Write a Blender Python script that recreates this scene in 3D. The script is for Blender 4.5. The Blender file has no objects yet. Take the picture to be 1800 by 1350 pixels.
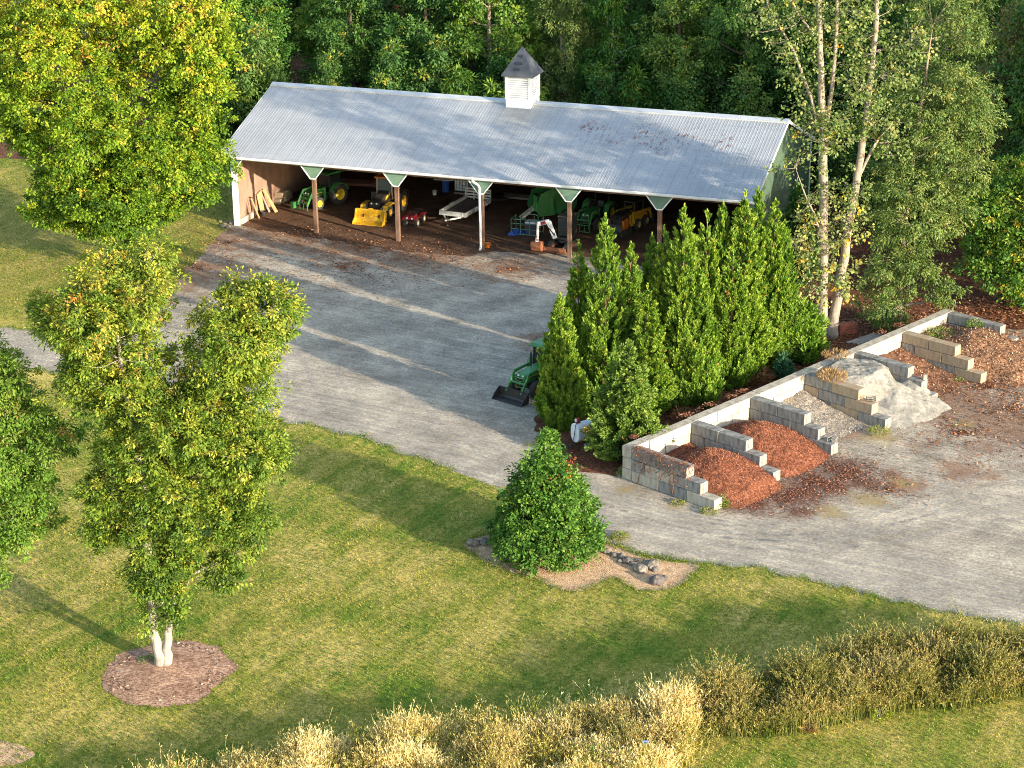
import bpy, bmesh, math, random
import numpy as np
from mathutils import Vector, Matrix, noise as mnoise
PI = math.pi; R = math.radians
C = bpy.context.scene.collection
rng = np.random.default_rng(7); random.seed(7)

# ---------------------------------------------------------------- camera, sky, sun
SC = bpy.context.scene
CAM_H, PITCH, ROLL, FPX = 41.19, R(20.802), R(-0.604), 3526.4
cam = bpy.data.cameras.new('camera'); cam_o = bpy.data.objects.new('camera', cam); C.objects.link(cam_o)
cam.sensor_width = 36.0; cam.lens = FPX / 1800 * 36; cam.clip_start = 1; cam.clip_end = 3000
_f = Vector((0, math.cos(PITCH), -math.sin(PITCH))); _r = Vector((1, 0, 0)); _u = _r.cross(_f)
_r2 = _r * math.cos(ROLL) + _u * math.sin(ROLL); _u2 = -_r * math.sin(ROLL) + _u * math.cos(ROLL)
cam_o.matrix_world = Matrix(((_r2.x, _u2.x, -_f.x, 0), (_r2.y, _u2.y, -_f.y, 0), (_r2.z, _u2.z, -_f.z, CAM_H), (0, 0, 0, 1)))
SC.camera = cam_o

SUN_AZ, SUN_EL = R(-43.5), R(12.2)
sdir = Vector((math.cos(SUN_AZ) * math.cos(SUN_EL), math.sin(SUN_AZ) * math.cos(SUN_EL), math.sin(SUN_EL)))
w = bpy.data.worlds.new('World'); SC.world = w; w.use_nodes = True
sk = w.node_tree.nodes.new('ShaderNodeTexSky'); sk.sky_type = 'NISHITA'; sk.sun_disc = False
sk.sun_elevation = SUN_EL; sk.sun_rotation = PI / 2 - SUN_AZ; sk.dust_density = 1.2
bg = w.node_tree.nodes['Background']; bg.inputs['Strength'].default_value = 0.15
w.node_tree.links.new(sk.outputs[0], bg.inputs['Color'])
sl = bpy.data.lights.new('sun', 'SUN'); sl.energy = 3.1; sl.angle = R(0.55); sl.color = (1.0, 0.86, 0.67)
so = bpy.data.objects.new('sun', sl); C.objects.link(so); so.rotation_euler = sdir.to_track_quat('Z', 'Y').to_euler(); so.location = (60, -60, 60)
SC.view_settings.view_transform = 'Standard'; SC.view_settings.look = 'None'
SC.view_settings.exposure = 2.05; SC.view_settings.gamma = 1.0
SC.cycles.use_denoising = True; SC.cycles.denoiser = 'OPENIMAGEDENOISE'; SC.cycles.denoising_input_passes = 'RGB_ALBEDO_NORMAL'; SC.cycles.denoising_prefilter = 'NONE'; SC.cycles.use_adaptive_sampling = False; SC.cycles.filter_width = 1.0; SC.cycles.max_bounces = 8; SC.cycles.sample_clamp_indirect = 6.0

# ---------------------------------------------------------------- measuring: photograph pixel -> place in the world
def ray(px, py): return (_f * FPX + _r2 * (px - 900) - _u2 * (py - 675))
def G(px, py, z=0.0):
    d = ray(px, py); t = (z - CAM_H) / d.z; return Vector((0, 0, CAM_H)) + d * t
def Y(px, py, y):                                   # point at distance y
    d = ray(px, py); return Vector((0, 0, CAM_H)) + d * (y / d.y)

# ---------------------------------------------------------------- helpers
def tag(o, label=None, cat=None, group=None, kind=None):
    if label: o['label'] = label
    if cat: o['category'] = cat
    if group: o['group'] = group
    if kind: o['kind'] = kind
    return o
def thing(name, label, cat, loc=(0, 0, 0), rz=0, group=None):
    o = bpy.data.objects.new(name, None); C.objects.link(o); o.location = loc; o.rotation_euler = (0, 0, rz)
    o.empty_display_size = .2
    return tag(o, label, cat, group)
def dup(root, loc, rz, label=None, group=None, sc=None):
    r = root.copy(); C.objects.link(r); r.location = loc; r.rotation_euler = (0, 0, rz)
    if sc is not None: r.scale = sc
    if label: r['label'] = label
    if group: r['group'] = group
    for ch in list(root.children):
        c = ch.copy(); C.objects.link(c); c.parent = r
        for g in ch.children:
            d = g.copy(); C.objects.link(d); d.parent = c
    return r

class MB:
    def __init__(s): s.v = []; s.f = []
    def add(s, vs, fs):
        k = len(s.v); s.v += [tuple(x) for x in vs]; s.f += [tuple(i + k for i in f) for f in fs]; return s
    def box(s, c, d, rz=0, M=None):
        x, y, z = d[0] / 2, d[1] / 2, d[2] / 2
        vs = [Vector((a, b, e)) for e in (-z, z) for a, b in ((-x, -y), (x, -y), (x, y), (-x, y))]
        if rz: m = Matrix.Rotation(rz, 3, 'Z'); vs = [m @ v for v in vs]
        if M is not None: vs = [M @ v for v in vs]
        c = Vector(c); vs = [v + c for v in vs]
        return s.add(vs, [(3, 2, 1, 0), (4, 5, 6, 7), (0, 1, 5, 4), (1, 2, 6, 5), (2, 3, 7, 6), (3, 0, 4, 7)])
    def bar(s, p0, p1, a, b=None, up=(0, 0, 1)):
        b = b or a; p0, p1 = Vector(p0), Vector(p1); d = (p1 - p0); L = d.length; d.normalize()
        up = Vector(up)
        if abs(d.dot(up)) > .98: up = Vector((1, 0, 0))
        sd = d.cross(up).normalized(); u = sd.cross(d)
        M = Matrix((sd, d, u)).transposed()
        return s.box((p0 + p1) / 2, (a, L, b), M=M)
    def tube(s, pts, r, n=8, cap=True):
        pts = [Vector(p) for p in pts]
        if not hasattr(r, '__len__'): r = [r] * len(pts)
        k = len(s.v); prev = None
        for i, p in enumerate(pts):
            t = (pts[min(i + 1, len(pts) - 1)] - pts[max(i - 1, 0)])
            t = t.normalized() if t.length > 1e-9 else Vector((0, 0, 1))
            a = prev if prev is not None else (Vector((1, 0, 0)) if abs(t.x) < .9 else Vector((0, 1, 0)))
            a = (a - t * a.dot(t)).normalized(); prev = a; b = t.cross(a)
            for j in range(n):
                q = 2 * PI * j / n; s.v.append(tuple(p + (a * math.cos(q) + b * math.sin(q)) * r[i]))
        for i in range(len(pts) - 1):
            for j in range(n):
                j2 = (j + 1) % n
                s.f.append((k + i * n + j, k + i * n + j2, k + (i + 1) * n + j2, k + (i + 1) * n + j))
        if cap:
            s.f.append(tuple(k + j for j in reversed(range(n)))); e = k + (len(pts) - 1) * n
            s.f.append(tuple(e + j for j in range(n)))
        return s
    def cyl(s, p0, p1, r0, r1=None, n=16): return s.tube([p0, p1], [r0, r0 if r1 is None else r1], n)
    def prism(s, poly, y0, y1, axis='y'):
        n = len(poly)
        if axis == 'y': P = lambda q, h: (q[0], h, q[1])
        elif axis == 'x': P = lambda q, h: (h, q[0], q[1])
        else: P = lambda q, h: (q[0], q[1], h)
        vs = [P(q, y0) for q in poly] + [P(q, y1) for q in poly]
        return s.add(vs, [tuple(range(n)), tuple(reversed(range(n, 2 * n)))] + [(i, n + i, n + (i + 1) % n, (i + 1) % n) for i in range(n)])
    def lathe(s, prof, n=24, o=(0, 0, 0), axis='z'):
        k = len(s.v)
        for (r, h) in prof:
            for j in range(n):
                q = 2 * PI * j / n; a, b = r * math.cos(q), r * math.sin(q)
                p = (a, b, h) if axis == 'z' else ((a, h, b) if axis == 'y' else (h, a, b))
                s.v.append((p[0] + o[0], p[1] + o[1], p[2] + o[2]))
        for i in range(len(prof) - 1):
            for j in range(n):
                j2 = (j + 1) % n; s.f.append((k + i * n + j, k + i * n + j2, k + (i + 1) * n + j2, k + (i + 1) * n + j))
        return s
    def build(s, name, m, parent=None, smooth=False, bevel=0, loc=None, rot=None):
        me = bpy.data.meshes.new(name); me.from_pydata(s.v, [], s.f); me.update()
        bm = bmesh.new(); bm.from_mesh(me); bmesh.ops.recalc_face_normals(bm, faces=bm.faces[:]); bm.to_mesh(me); bm.free()
        if smooth:
            me.polygons.foreach_set('use_smooth', [True] * len(me.polygons))
        if m: me.materials.append(m)
        o = bpy.data.objects.new(name, me); C.objects.link(o)
        if parent: o.parent = parent
        if loc is not None: o.location = loc
        if rot is not None: o.rotation_euler = rot
        if bevel:
            b = o.modifiers.new('bevel', 'BEVEL'); b.width = bevel; b.segments = 2; b.limit_method = 'ANGLE'
        return o

def npmesh(name, V, rnd, m, parent=None):
    """V: (N,k,3) faces with their own vertices; rnd: one value per face"""
    N, k, _ = V.shape
    me = bpy.data.meshes.new(name); me.vertices.add(N * k); me.vertices.foreach_set('co', np.ascontiguousarray(V, dtype=np.float32).ravel())
    me.loops.add(N * k); me.loops.foreach_set('vertex_index', np.arange(N * k, dtype=np.int32))
    me.polygons.add(N); me.polygons.foreach_set('loop_start', np.arange(0, N * k, k, dtype=np.int32))
    me.update(calc_edges=True)
    at = me.attributes.new('rnd', 'FLOAT', 'FACE'); at.data.foreach_set('value', np.asarray(rnd, dtype=np.float32))
    me.materials.append(m)
    o = bpy.data.objects.new(name, me); C.objects.link(o)
    if parent: o.parent = parent
    return o

def unit(a): return a / np.maximum(np.linalg.norm(a, axis=-1, keepdims=True), 1e-9)
def leaf_quads(P, D, Nn, ln, wd):
    """folded leaf: base, left, tip, right.  P base points, D direction, Nn face normal"""
    Sd = unit(np.cross(D, Nn)); Nn = np.cross(Sd, D)
    ln = ln[:, None]; wd = wd[:, None]
    a = P; b = P + D * ln * .5 + Sd * wd * .5 + Nn * wd * .16; c = P + D * ln - Nn * ln * .10; d = P + D * ln * .5 - Sd * wd * .5 + Nn * wd * .16
    return np.stack([a, b, c, d], 1)

# ---------------------------------------------------------------- materials
def nodes(name):
    m = bpy.data.materials.new(name); m.use_nodes = True; t = m.node_tree; return m, t, t.nodes['Principled BSDF']
def N_(t, typ, **kw):
    n = t.nodes.new(typ)
    for k, v in kw.items(): setattr(n, k, v)
    return n
def noise_n(t, co, scale, detail=4, rough=.55):
    n = N_(t, 'ShaderNodeTexNoise'); n.inputs['Scale'].default_value = scale; n.inputs['Detail'].default_value = detail
    n.inputs['Roughness'].default_value = rough; t.links.new(co, n.inputs['Vector']); return n.outputs['Fac']
def ramp_n(t, fac, stops):
    r = N_(t, 'ShaderNodeValToRGB'); e = r.color_ramp.elements
    while len(e) < len(stops): e.new(.5)
    for i, (p, c) in enumerate(stops):
        e[i].position = p; e[i].color = (*c, 1) if len(c) == 3 else c
    t.links.new(fac, r.inputs['Fac']); return r.outputs['Color']
def mix_n(t, fac, a, b):
    m = N_(t, 'ShaderNodeMix', data_type='RGBA')
    for sock, v in ((0, fac), (6, a), (7, b)):
        if hasattr(v, 'links') or hasattr(v, 'is_linked'): t.links.new(v, m.inputs[sock])
        elif sock == 0: m.inputs[0].default_value = v
        else: m.inputs[sock].default_value = (*v, 1)
    return m.outputs[2]
def math_n(t, op, a, b=None, clamp=False):
    m = N_(t, 'ShaderNodeMath', operation=op, use_clamp=clamp)
    for i, v in enumerate((a, b)):
        if v is None: continue
        if hasattr(v, 'is_linked'): t.links.new(v, m.inputs[i])
        else: m.inputs[i].default_value = v
    return m.outputs[0]
def bump_n(t, b, h, strength, dist):
    n = N_(t, 'ShaderNodeBump'); n.inputs['Strength'].default_value = strength; n.inputs['Distance'].default_value = dist
    t.links.new(h, n.inputs['Height']); t.links.new(n.outputs[0], b.inputs['Normal'])
def scaled(t, co, s):
    m = N_(t, 'ShaderNodeMapping'); m.inputs['Scale'].default_value = s; t.links.new(co, m.inputs[0]); return m.outputs[0]
def M(name, c1, c2=None, scale=4, rough=.6, bump=0, bscale=30, metal=0, spec=.5, sc=(1, 1, 1), bd=.02, lo=.35, hi=.65):
    m, t, b = nodes(name)
    co = scaled(t, N_(t, 'ShaderNodeTexCoord').outputs['Object'], sc)
    if c2 is None: c2 = tuple(x * .78 for x in c1)
    f = noise_n(t, co, scale, 6, .62)
    t.links.new(ramp_n(t, f, [(lo, c2), (hi, c1)]), b.inputs['Base Color'])
    b.inputs['Roughness'].default_value = rough; b.inputs['Metallic'].default_value = metal; b.inputs['Specular IOR Level'].default_value = spec
    if bump: bump_n(t, b, noise_n(t, co, bscale, 5), bump, bd)
    return m
def leafmat(name, stops, trans=.3, rough=.62, vary=.0):
    m, t, b = nodes(name)
    a = N_(t, 'ShaderNodeAttribute'); a.attribute_name = 'rnd'
    oi = N_(t, 'ShaderNodeObjectInfo'); hv = N_(t, 'ShaderNodeHueSaturation')
    t.links.new(math_n(t, 'ADD', math_n(t, 'MULTIPLY', oi.outputs['Random'], vary * 1.3), 1 - vary * .6), hv.inputs['Value']); t.links.new(math_n(t, 'ADD', math_n(t, 'MULTIPLY', oi.outputs['Random'], -vary * .10), .5 + vary * .05), hv.inputs['Hue'])
    t.links.new(ramp_n(t, a.outputs['Fac'], stops), hv.inputs['Color']); col = hv.outputs[0]
    t.links.new(col, b.inputs['Base Color']); b.inputs['Roughness'].default_value = rough; b.inputs['Specular IOR Level'].default_value = .25
    tr = N_(t, 'ShaderNodeBsdfTranslucent'); hs = N_(t, 'ShaderNodeHueSaturation'); hs.inputs['Saturation'].default_value = 1.15; hs.inputs['Value'].default_value = 1.25
    t.links.new(col, hs.inputs['Color']); t.links.new(hs.outputs[0], tr.inputs['Color'])
    mx = N_(t, 'ShaderNodeMixShader'); mx.inputs[0].default_value = trans
    t.links.new(b.outputs[0], mx.inputs[1]); t.links.new(tr.outputs[0], mx.inputs[2])
    t.links.new(mx.outputs[0], t.nodes['Material Output'].inputs['Surface'])
    return m

# ================================================================ THE SETTING
def spots_n(t, pos, spots, wob=.6, wscale=.5):
    """union of soft-edged wobbly discs (x, y, radius) lying on the ground"""
    nz = N_(t, 'ShaderNodeTexNoise'); nz.inputs['Scale'].default_value = wscale; nz.inputs['Detail'].default_value = 6; nz.inputs['Roughness'].default_value = .7
    t.links.new(pos, nz.inputs['Vector'])
    out = None
    for (x, y, r) in spots:
        d = N_(t, 'ShaderNodeVectorMath', operation='DISTANCE'); t.links.new(pos, d.inputs[0]); d.inputs[1].default_value = (x, y, 0)
        v = math_n(t, 'SUBTRACT', 1.0, math_n(t, 'DIVIDE', d.outputs['Value'], r))
        out = v if out is None else math_n(t, 'MAXIMUM', out, v)
    n2 = N_(t, 'ShaderNodeTexNoise'); n2.inputs['Scale'].default_value = wscale * 9; n2.inputs['Detail'].default_value = 8; n2.inputs['Roughness'].default_value = .75
    t.links.new(pos, n2.inputs['Vector'])
    v = math_n(t, 'ADD', math_n(t, 'SUBTRACT', out, .12), math_n(t, 'MULTIPLY', math_n(t, 'SUBTRACT', nz.outputs['Fac'], .5), wob * 4.2))
    v = math_n(t, 'ADD', v, math_n(t, 'MULTIPLY', math_n(t, 'SUBTRACT', n2.outputs['Fac'], .5), 2.2))
    return math_n(t, 'MULTIPLY', v, 1.6, clamp=True)
def gpt(l): return [(G(x, y).x, G(x, y).y) for x, y in l]
def gspots(l): return [(G(x, y).x, G(x, y).y, r) for x, y, r in l]
def inpoly(P, poly):
    poly = np.asarray(poly); x, y = P[:, 0], P[:, 1]; ins = np.zeros(len(P), bool); n = len(poly)
    for i in range(n):
        x1, y1 = poly[i]; x2, y2 = poly[(i + 1) % n]
        if y1 == y2: continue
        c = ((y1 > y) != (y2 > y)) & (x < (x2 - x1) * (y - y1) / (y2 - y1) + x1)
        ins ^= c
    return ins
def roughen(poly, step=.35, amp=.12, seed=0):
    out = []; n = len(poly)
    for i in range(n):
        a, b = Vector(poly[i]), Vector(poly[(i + 1) % n]); L = (b - a).length; k = max(1, min(200, int(L / step)))
        nn = Vector((-(b - a).y, (b - a).x)).normalized() if L > 0 else Vector((0, 0))
        for j in range(k):
            p = a + (b - a) * (j / k)
            q = mnoise.noise((p.x * 1.1, p.y * 1.1, seed)) + .6 * mnoise.noise((p.x * 3.7, p.y * 3.7, seed + 5))
            out.append(p + nn * q * amp * 1.6)
    return [(p.x, p.y) for p in out]
def smooth_poly(pts, n=1):
    for _ in range(n):
        q = []
        for i in range(len(pts)):
            a, b = pts[i], pts[(i + 1) % len(pts)]
            q += [(a[0] * .75 + b[0] * .25, a[1] * .75 + b[1] * .25), (a[0] * .25 + b[0] * .75, a[1] * .25 + b[1] * .75)]
        pts = q
    return pts
def sheet(name, poly, z, m, **kw):
    me = bpy.data.meshes.new(name); me.from_pydata([(x, y, z) for x, y in poly], [], [tuple(range(len(poly)))]); me.update()
    if me.polygons[0].normal.z < 0: me.flip_normals()
    me.materials.append(m); o = bpy.data.objects.new(name, me); C.objects.link(o); o['kind'] = 'structure'
    return o

# --- lawn
m, t, b = nodes('lawn grass'); co = N_(t, 'ShaderNodeTexCoord').outputs['Object']
big = noise_n(t, co, .16, 5, .6); mid = noise_n(t, scaled(t, co, (1, .55, 1)), .9, 5, .65); fine = noise_n(t, co, 4.5, 9, .85)
lmap = N_(t, 'ShaderNodeMapping'); lmap.inputs['Rotation'].default_value = (0, 0, R(-58)); t.links.new(co, lmap.inputs[0])
tw = noise_n(t, scaled(t, lmap.outputs[0], (.16, 1.9, 1)), .7, 5, .6)
patch = math_n(t, 'ADD', math_n(t, 'MULTIPLY', big, .42), math_n(t, 'ADD', math_n(t, 'MULTIPLY', mid, .28), math_n(t, 'MULTIPLY', tw, .30)))
c1 = ramp_n(t, patch, [(.34, (.07, .15, .017)), (.425, (.14, .20, .026)), (.495, (.29, .27, .055)), (.585, (.49, .385, .12))])
c2 = ramp_n(t, fine, [(.36, (.34, .42, .36)), (.5, (.95, .95, .9)), (.64, (1.75, 1.55, 1.3))])
mm = N_(t, 'ShaderNodeMix', data_type='RGBA', blend_type='MULTIPLY'); mm.inputs[0].default_value = .9
t.links.new(c1, mm.inputs[6]); t.links.new(c2, mm.inputs[7])
# farther lawn at the left is drier
dry = spots_n(t, co, gspots([(120, 380, 26), (20, 470, 18)]), .5, .2)
t.links.new(mix_n(t, math_n(t, 'MULTIPLY', dry, .45), mm.outputs[2], (.30, .22, .06)), b.inputs['Base Color'])
b.inputs['Roughness'].default_value = .9; b.inputs['Specular IOR Level'].default_value = .1
bump_n(t, b, math_n(t, 'ADD', noise_n(t, co, 14, 6, .8), math_n(t, 'MULTIPLY', noise_n(t, co, 2.2, 4, .6), 1.5)), .9, .10)
LAWN_M = m
sheet('lawn', [(-900, -60), (900, -60), (900, 1800), (-900, 1800)], 0, LAWN_M)

# --- gravel yard and drive
m, t, b = nodes('gravel'); co = N_(t, 'ShaderNodeTexCoord').outputs['Object']
f1 = noise_n(t, co, .35, 8, .72); f2 = noise_n(t, co, 6, 9, .88)
# wheel tracks run along the drive
rmap = N_(t, 'ShaderNodeMapping'); rmap.inputs['Rotation'].default_value = (0, 0, R(30)); t.links.new(co, rmap.inputs[0])
trk = noise_n(t, scaled(t, rmap.outputs[0], (.035, 2.6, 1)), 1.3, 6, .6)
c1 = ramp_n(t, math_n(t, 'ADD', math_n(t, 'MULTIPLY', f1, .72), math_n(t, 'MULTIPLY', trk, .28)), [(.40, (.205, .178, .142)), (.5, (.315, .274, .216)), (.60, (.445, .388, .30))])
c2 = ramp_n(t, f2, [(.36, (.30, .31, .33)), (.5, (.95, .95, .95)), (.64, (1.75, 1.72, 1.64))])
mm = N_(t, 'ShaderNodeMix', data_type='RGBA', blend_type='MULTIPLY'); mm.inputs[0].default_value = .85
t.links.new(c1, mm.inputs[6]); t.links.new(c2, mm.inputs[7]); col = mm.outputs[2]
leaf = spots_n(t, co, gspots([(330, 480, 7.0), (390, 420, 6.5), (620, 432, 5.5), (760, 445, 6), (520, 415, 5.5), (900, 470, 4), (960, 600, 2.4), (430, 500, 3.5), (690, 430, 5)]), .75, 1.1)
col = mix_n(t, math_n(t, 'MULTIPLY', leaf, .75), col, (.20, .098, .05))
mul = spots_n(t, co, gspots([(1390, 870, 3.0), (1440, 850, 3.2), (1480, 830, 3.0), (1330, 890, 1.6), (1420, 800, 2.0), (1520, 850, 1.5), (1400, 900, 1.4), (1290, 890, 1.3), (1560, 835, 1.0)]), .55, .7)
col = mix_n(t, math_n(t, 'MULTIPLY', mul, .92), col, ramp_n(t, f2, [(.3, (.05, .022, .014)), (.7, (.17, .075, .045))]))
brn = spots_n(t, co, gspots([(1800, 620, 14), (1700, 650, 8), (1650, 720, 4.0), (1590, 850, 2.2), (1790, 740, 8), (1700, 830, 2.5), (1480, 760, 2), (1690, 700, 6)]), .6, .5)
col = mix_n(t, math_n(t, 'MULTIPLY', brn, .8), col, ramp_n(t, f2, [(.3, (.09, .045, .03)), (.7, (.30, .17, .10))]))
strw = spots_n(t, co, gspots([(1545, 770, 1.4), (1590, 850, 1.0), (1180, 890, .8), (1100, 860, .9), (1530, 880, 1.4), (930, 780, .8), (1460, 900, 1.2), (1090, 945, 1), (1690, 745, .9)]), .5, .9)
col = mix_n(t, math_n(t, 'MULTIPLY', strw, .7), col, (.27, .20, .08))
t.links.new(col, b.inputs['Base Color']); b.inputs['Roughness'].default_value = .92; b.inputs['Specular IOR Level'].default_value = .15
bump_n(t, b, math_n(t, 'ADD', f2, math_n(t, 'MULTIPLY', trk, .8)), .6, .07)
GRAVEL_M = m
gravel_px = [(-200, 545), (-40, 565), (40, 580), (140, 575), (230, 552), (300, 520), (328, 470), (360, 440), (395, 405), (416, 380), (700, 405), (1000, 436), (1330, 480), (1120, 520), (1000, 600), (975, 690),
             (1000, 790), (1065, 822), (1095, 838), (1250, 800), (1330, 760), (1400, 720), (1500, 660), (1560, 620), (1640, 600), (1760, 570), (1900, 560), (2100, 700), (2000, 1140),
             (1800, 1098), (1700, 1083), (1640, 1072), (1560, 1052), (1450, 1027), (1330, 998), (1250, 992), (1190, 985), (1120, 972), (1060, 950), (1000, 905), (940, 880), (880, 856), (820, 838), (760, 812), (700, 795), (640, 768), (560, 752), (500, 742),
             (455, 728), (380, 710), (300, 690), (200, 672), (100, 655), (40, 648), (-60, 642), (-240, 630)]
GRAVEL = roughen(gpt(gravel_px), .22, .24, 1)
sheet('gravel_yard', GRAVEL, .006, GRAVEL_M)

# --- leaf litter under the wood and beside the bins
m, t, b = nodes('leaf litter'); co = N_(t, 'ShaderNodeTexCoord').outputs['Object']
f1 = noise_n(t, co, .5, 5, .7); f2 = noise_n(t, co, 5, 9, .88)
c1 = ramp_n(t, f2, [(.38, (.035, .016, .010)), (.5, (.135, .058, .034)), (.64, (.40, .21, .13))])
c2 = ramp_n(t, f1, [(.35, (.6, .55, .5)), (.65, (1.25, 1.15, 1.05))])
mm = N_(t, 'ShaderNodeMix', data_type='RGBA', blend_type='MULTIPLY'); mm.inputs[0].default_value = 1
t.links.new(c1, mm.inputs[6]); t.links.new(c2, mm.inputs[7]); t.links.new(mm.outputs[2], b.inputs['Base Color'])
b.inputs['Roughness'].default_value = .95; b.inputs['Specular IOR Level'].default_value = .1
bump_n(t, b, noise_n(t, co, 10, 5, .8), 1, .12)
LITTER_M = m
wood_px = [(1010, 830), (972, 800), (938, 745), (965, 690), (1000, 600), (1060, 520), (1200, 450), (1345, 400), (1390, 372), (1395, 330), (900, 235), (400, 235), (250, 300), (60, 280), (-300, 270), (-700, 180), (0, 60), (900, 60), (1800, 60), (2600, 300), (2300, 560), (1900, 575), (1760, 580), (1660, 560), (1560, 605), (1420, 668), (1320, 708), (1210, 750), (1095, 800), (1085, 838)]
WOOD = roughen(gpt(wood_px), .5, .25, 3)
sheet('woodland_floor', WOOD, .011, LITTER_M)

# --- bare bed under the holly, mulch ring round the front tree
BED_M = M('pine straw bed', (.60, .41, .24), (.36, .22, .125), 3.0, .95, 1, 14, bd=.08, spec=.1)
bed_px = [(812, 962), (822, 948), (860, 938), (960, 925), (1040, 930), (1055, 955), (1090, 962), (1150, 985), (1228, 990), (1222, 1010), (1195, 1030), (1160, 1040), (1110, 1036), (1085, 1012), (1045, 1030), (1005, 1043), (965, 1028), (930, 1014), (890, 1006), (850, 985)]
BED = roughen(smooth_poly(gpt(bed_px), 1), .2, .12, 8)
sheet('planting_bed', BED, .012, BED_M)
m, t, b = nodes('bark mulch'); co = N_(t, 'ShaderNodeTexCoord').outputs['Object']
f1 = noise_n(t, co, .8, 6, .7); f2 = noise_n(t, scaled(t, co, (1, 1.6, 1)), 6, 9, .85)
c1 = ramp_n(t, f2, [(.37, (.10, .055, .038)), (.5, (.32, .20, .14)), (.64, (.68, .49, .36))]); c2 = ramp_n(t, f1, [(.35, (.6, .52, .48)), (.6, (1.15, 1.1, 1.05))])
mm = N_(t, 'ShaderNodeMix', data_type='RGBA', blend_type='MULTIPLY'); mm.inputs[0].default_value = 1
t.links.new(c1, mm.inputs[6]); t.links.new(c2, mm.inputs[7]); t.links.new(mm.outputs[2], b.inputs['Base Color']); b.inputs['Roughness'].default_value = .95; b.inputs['Specular IOR Level'].default_value = .1
bump_n(t, b, f2, 1, .07)
RINGM = m
tc = G(296, 1180)
ring = []
for i in range(40):
    a = 2 * PI * i / 40; ring.append((tc.x + 2.72 * math.cos(a), tc.y + 3.05 * math.sin(a) * (1 if math.sin(a) < 0 else .9)))
RING = roughen(ring, .14, .2, 11)
# a shallow mound
vs = [(tc.x, tc.y, .16)]; fs = []; nr = len(RING)
for k, (fr, z) in enumerate(((.45, .12), (.8, .05), (1, .012))):
    vs += [(tc.x + (x - tc.x) * fr, tc.y + (y - tc.y) * fr, z) for x, y in RING]
for j in range(nr):
    j2 = (j + 1) % nr; fs.append((0, 1 + j, 1 + j2))
    for k in range(2): fs.append((1 + k * nr + j, 1 + (k + 1) * nr + j, 1 + (k + 1) * nr + j2, 1 + k * nr + j2))
ob = MB().add(vs, fs).build('mulch_ring', RINGM, smooth=True); ob['kind'] = 'structure'
SCAR = roughen(smooth_poly(gpt([(-40, 1290), (20, 1305), (70, 1325), (40, 1345), (-40, 1350)]), 2), .2, .12, 4)
sheet('bare_dirt', SCAR, .012, BED_M)

# ================================================================ THE SHED
BAY = 6.435; NB = 6; LEN = BAY * NB; DEP = 17.28; YA = R(-20.397)
S0 = Vector((-20.06, 141.81, 0)); SX = Vector((math.cos(YA), math.sin(YA), 0)); SY = Vector((-math.sin(YA), math.cos(YA), 0))
def S(x, y, z=0): return S0 + SX * x + SY * y + Vector((0, 0, z))
EZ, RZ, RY, OV = 5.36, 8.74, 8.64, .6
slope = (RZ - EZ) / (RY + OV)
# earth floor
m, t, b = nodes('shed earth'); co = N_(t, 'ShaderNodeTexCoord').outputs['Object']
f1 = noise_n(t, co, .6, 5, .7); f2 = noise_n(t, co, 13, 5, .8)
c1 = ramp_n(t, f1, [(.35, (.075, .042, .028)), (.65, (.155, .095, .062))]); c2 = ramp_n(t, f2, [(.36, (.45, .43, .41)), (.64, (1.5, 1.45, 1.4))])
mm = N_(t, 'ShaderNodeMix', data_type='RGBA', blend_type='MULTIPLY'); mm.inputs[0].default_value = 1
t.links.new(c1, mm.inputs[6]); t.links.new(c2, mm.inputs[7]); t.links.new(mm.outputs[2], b.inputs['Base Color']); b.inputs['Roughness'].default_value = .95; b.inputs['Specular IOR Level'].default_value = .1
bump_n(t, b, f2, .8, .05)
fp = [S(.1, DEP - .1), S(.1, .3), S(2, -.6), S(6, -.9), S(10, -1.6), S(14, -2.2), S(19, -1.9), S(20, -.3), S(26, .8), S(33, -.8), S(LEN - .1, .4), S(LEN - .1, DEP - .1)]
sheet('shed_floor', roughen([(p.x, p.y) for p in fp], .3, .28, 6), .016, m)

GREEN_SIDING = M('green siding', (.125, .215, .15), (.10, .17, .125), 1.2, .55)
GABLE_SHADED = M('shaded gable siding', (.075, .125, .082), (.055, .09, .06), 1.0, .6)  # the siding green, darkened for the shade lying on the gable
WHITE = M('white painted trim', (.78, .78, .76), (.66, .66, .63), 2.0, .5)
STEEL = None
m, t, b = nodes('galvanised roof'); tc_ = N_(t, 'ShaderNodeTexCoord').outputs['Object']
f1 = noise_n(t, scaled(t, tc_, (.5, 1, 1)), .45, 6, .65); f2 = noise_n(t, scaled(t, tc_, (3, .25, .25)), 1.5, 4, .6)
c = ramp_n(t, math_n(t, 'ADD', math_n(t, 'MULTIPLY', f1, .6), math_n(t, 'MULTIPLY', f2, .4)), [(.35, (.275, .285, .29)), (.65, (.37, .38, .385))])
# rust freckles high on the right-hand half, where the sheets have lost their coating
flat_ = scaled(t, tc_, (1, 1, 0))
rust = spots_n(t, flat_, [(25.5, 5.8, 1.9), (29.5, 5.6, 2.2), (32.6, 5.7, 2.0), (35, 5.4, 1.4), (31, 4.6, 1.6), (27, 5.2, 1.5)], .2, .8)
vo = noise_n(t, scaled(t, tc_, (1.6, .8, .8)), 2.6, 7, .8)
rf = math_n(t, 'MULTIPLY', rust, ramp_n(t, vo, [(.535, (0, 0, 0)), (.57, (1, 1, 1))]))
c = mix_n(t, rf, c, (.15, .055, .035))
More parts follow.
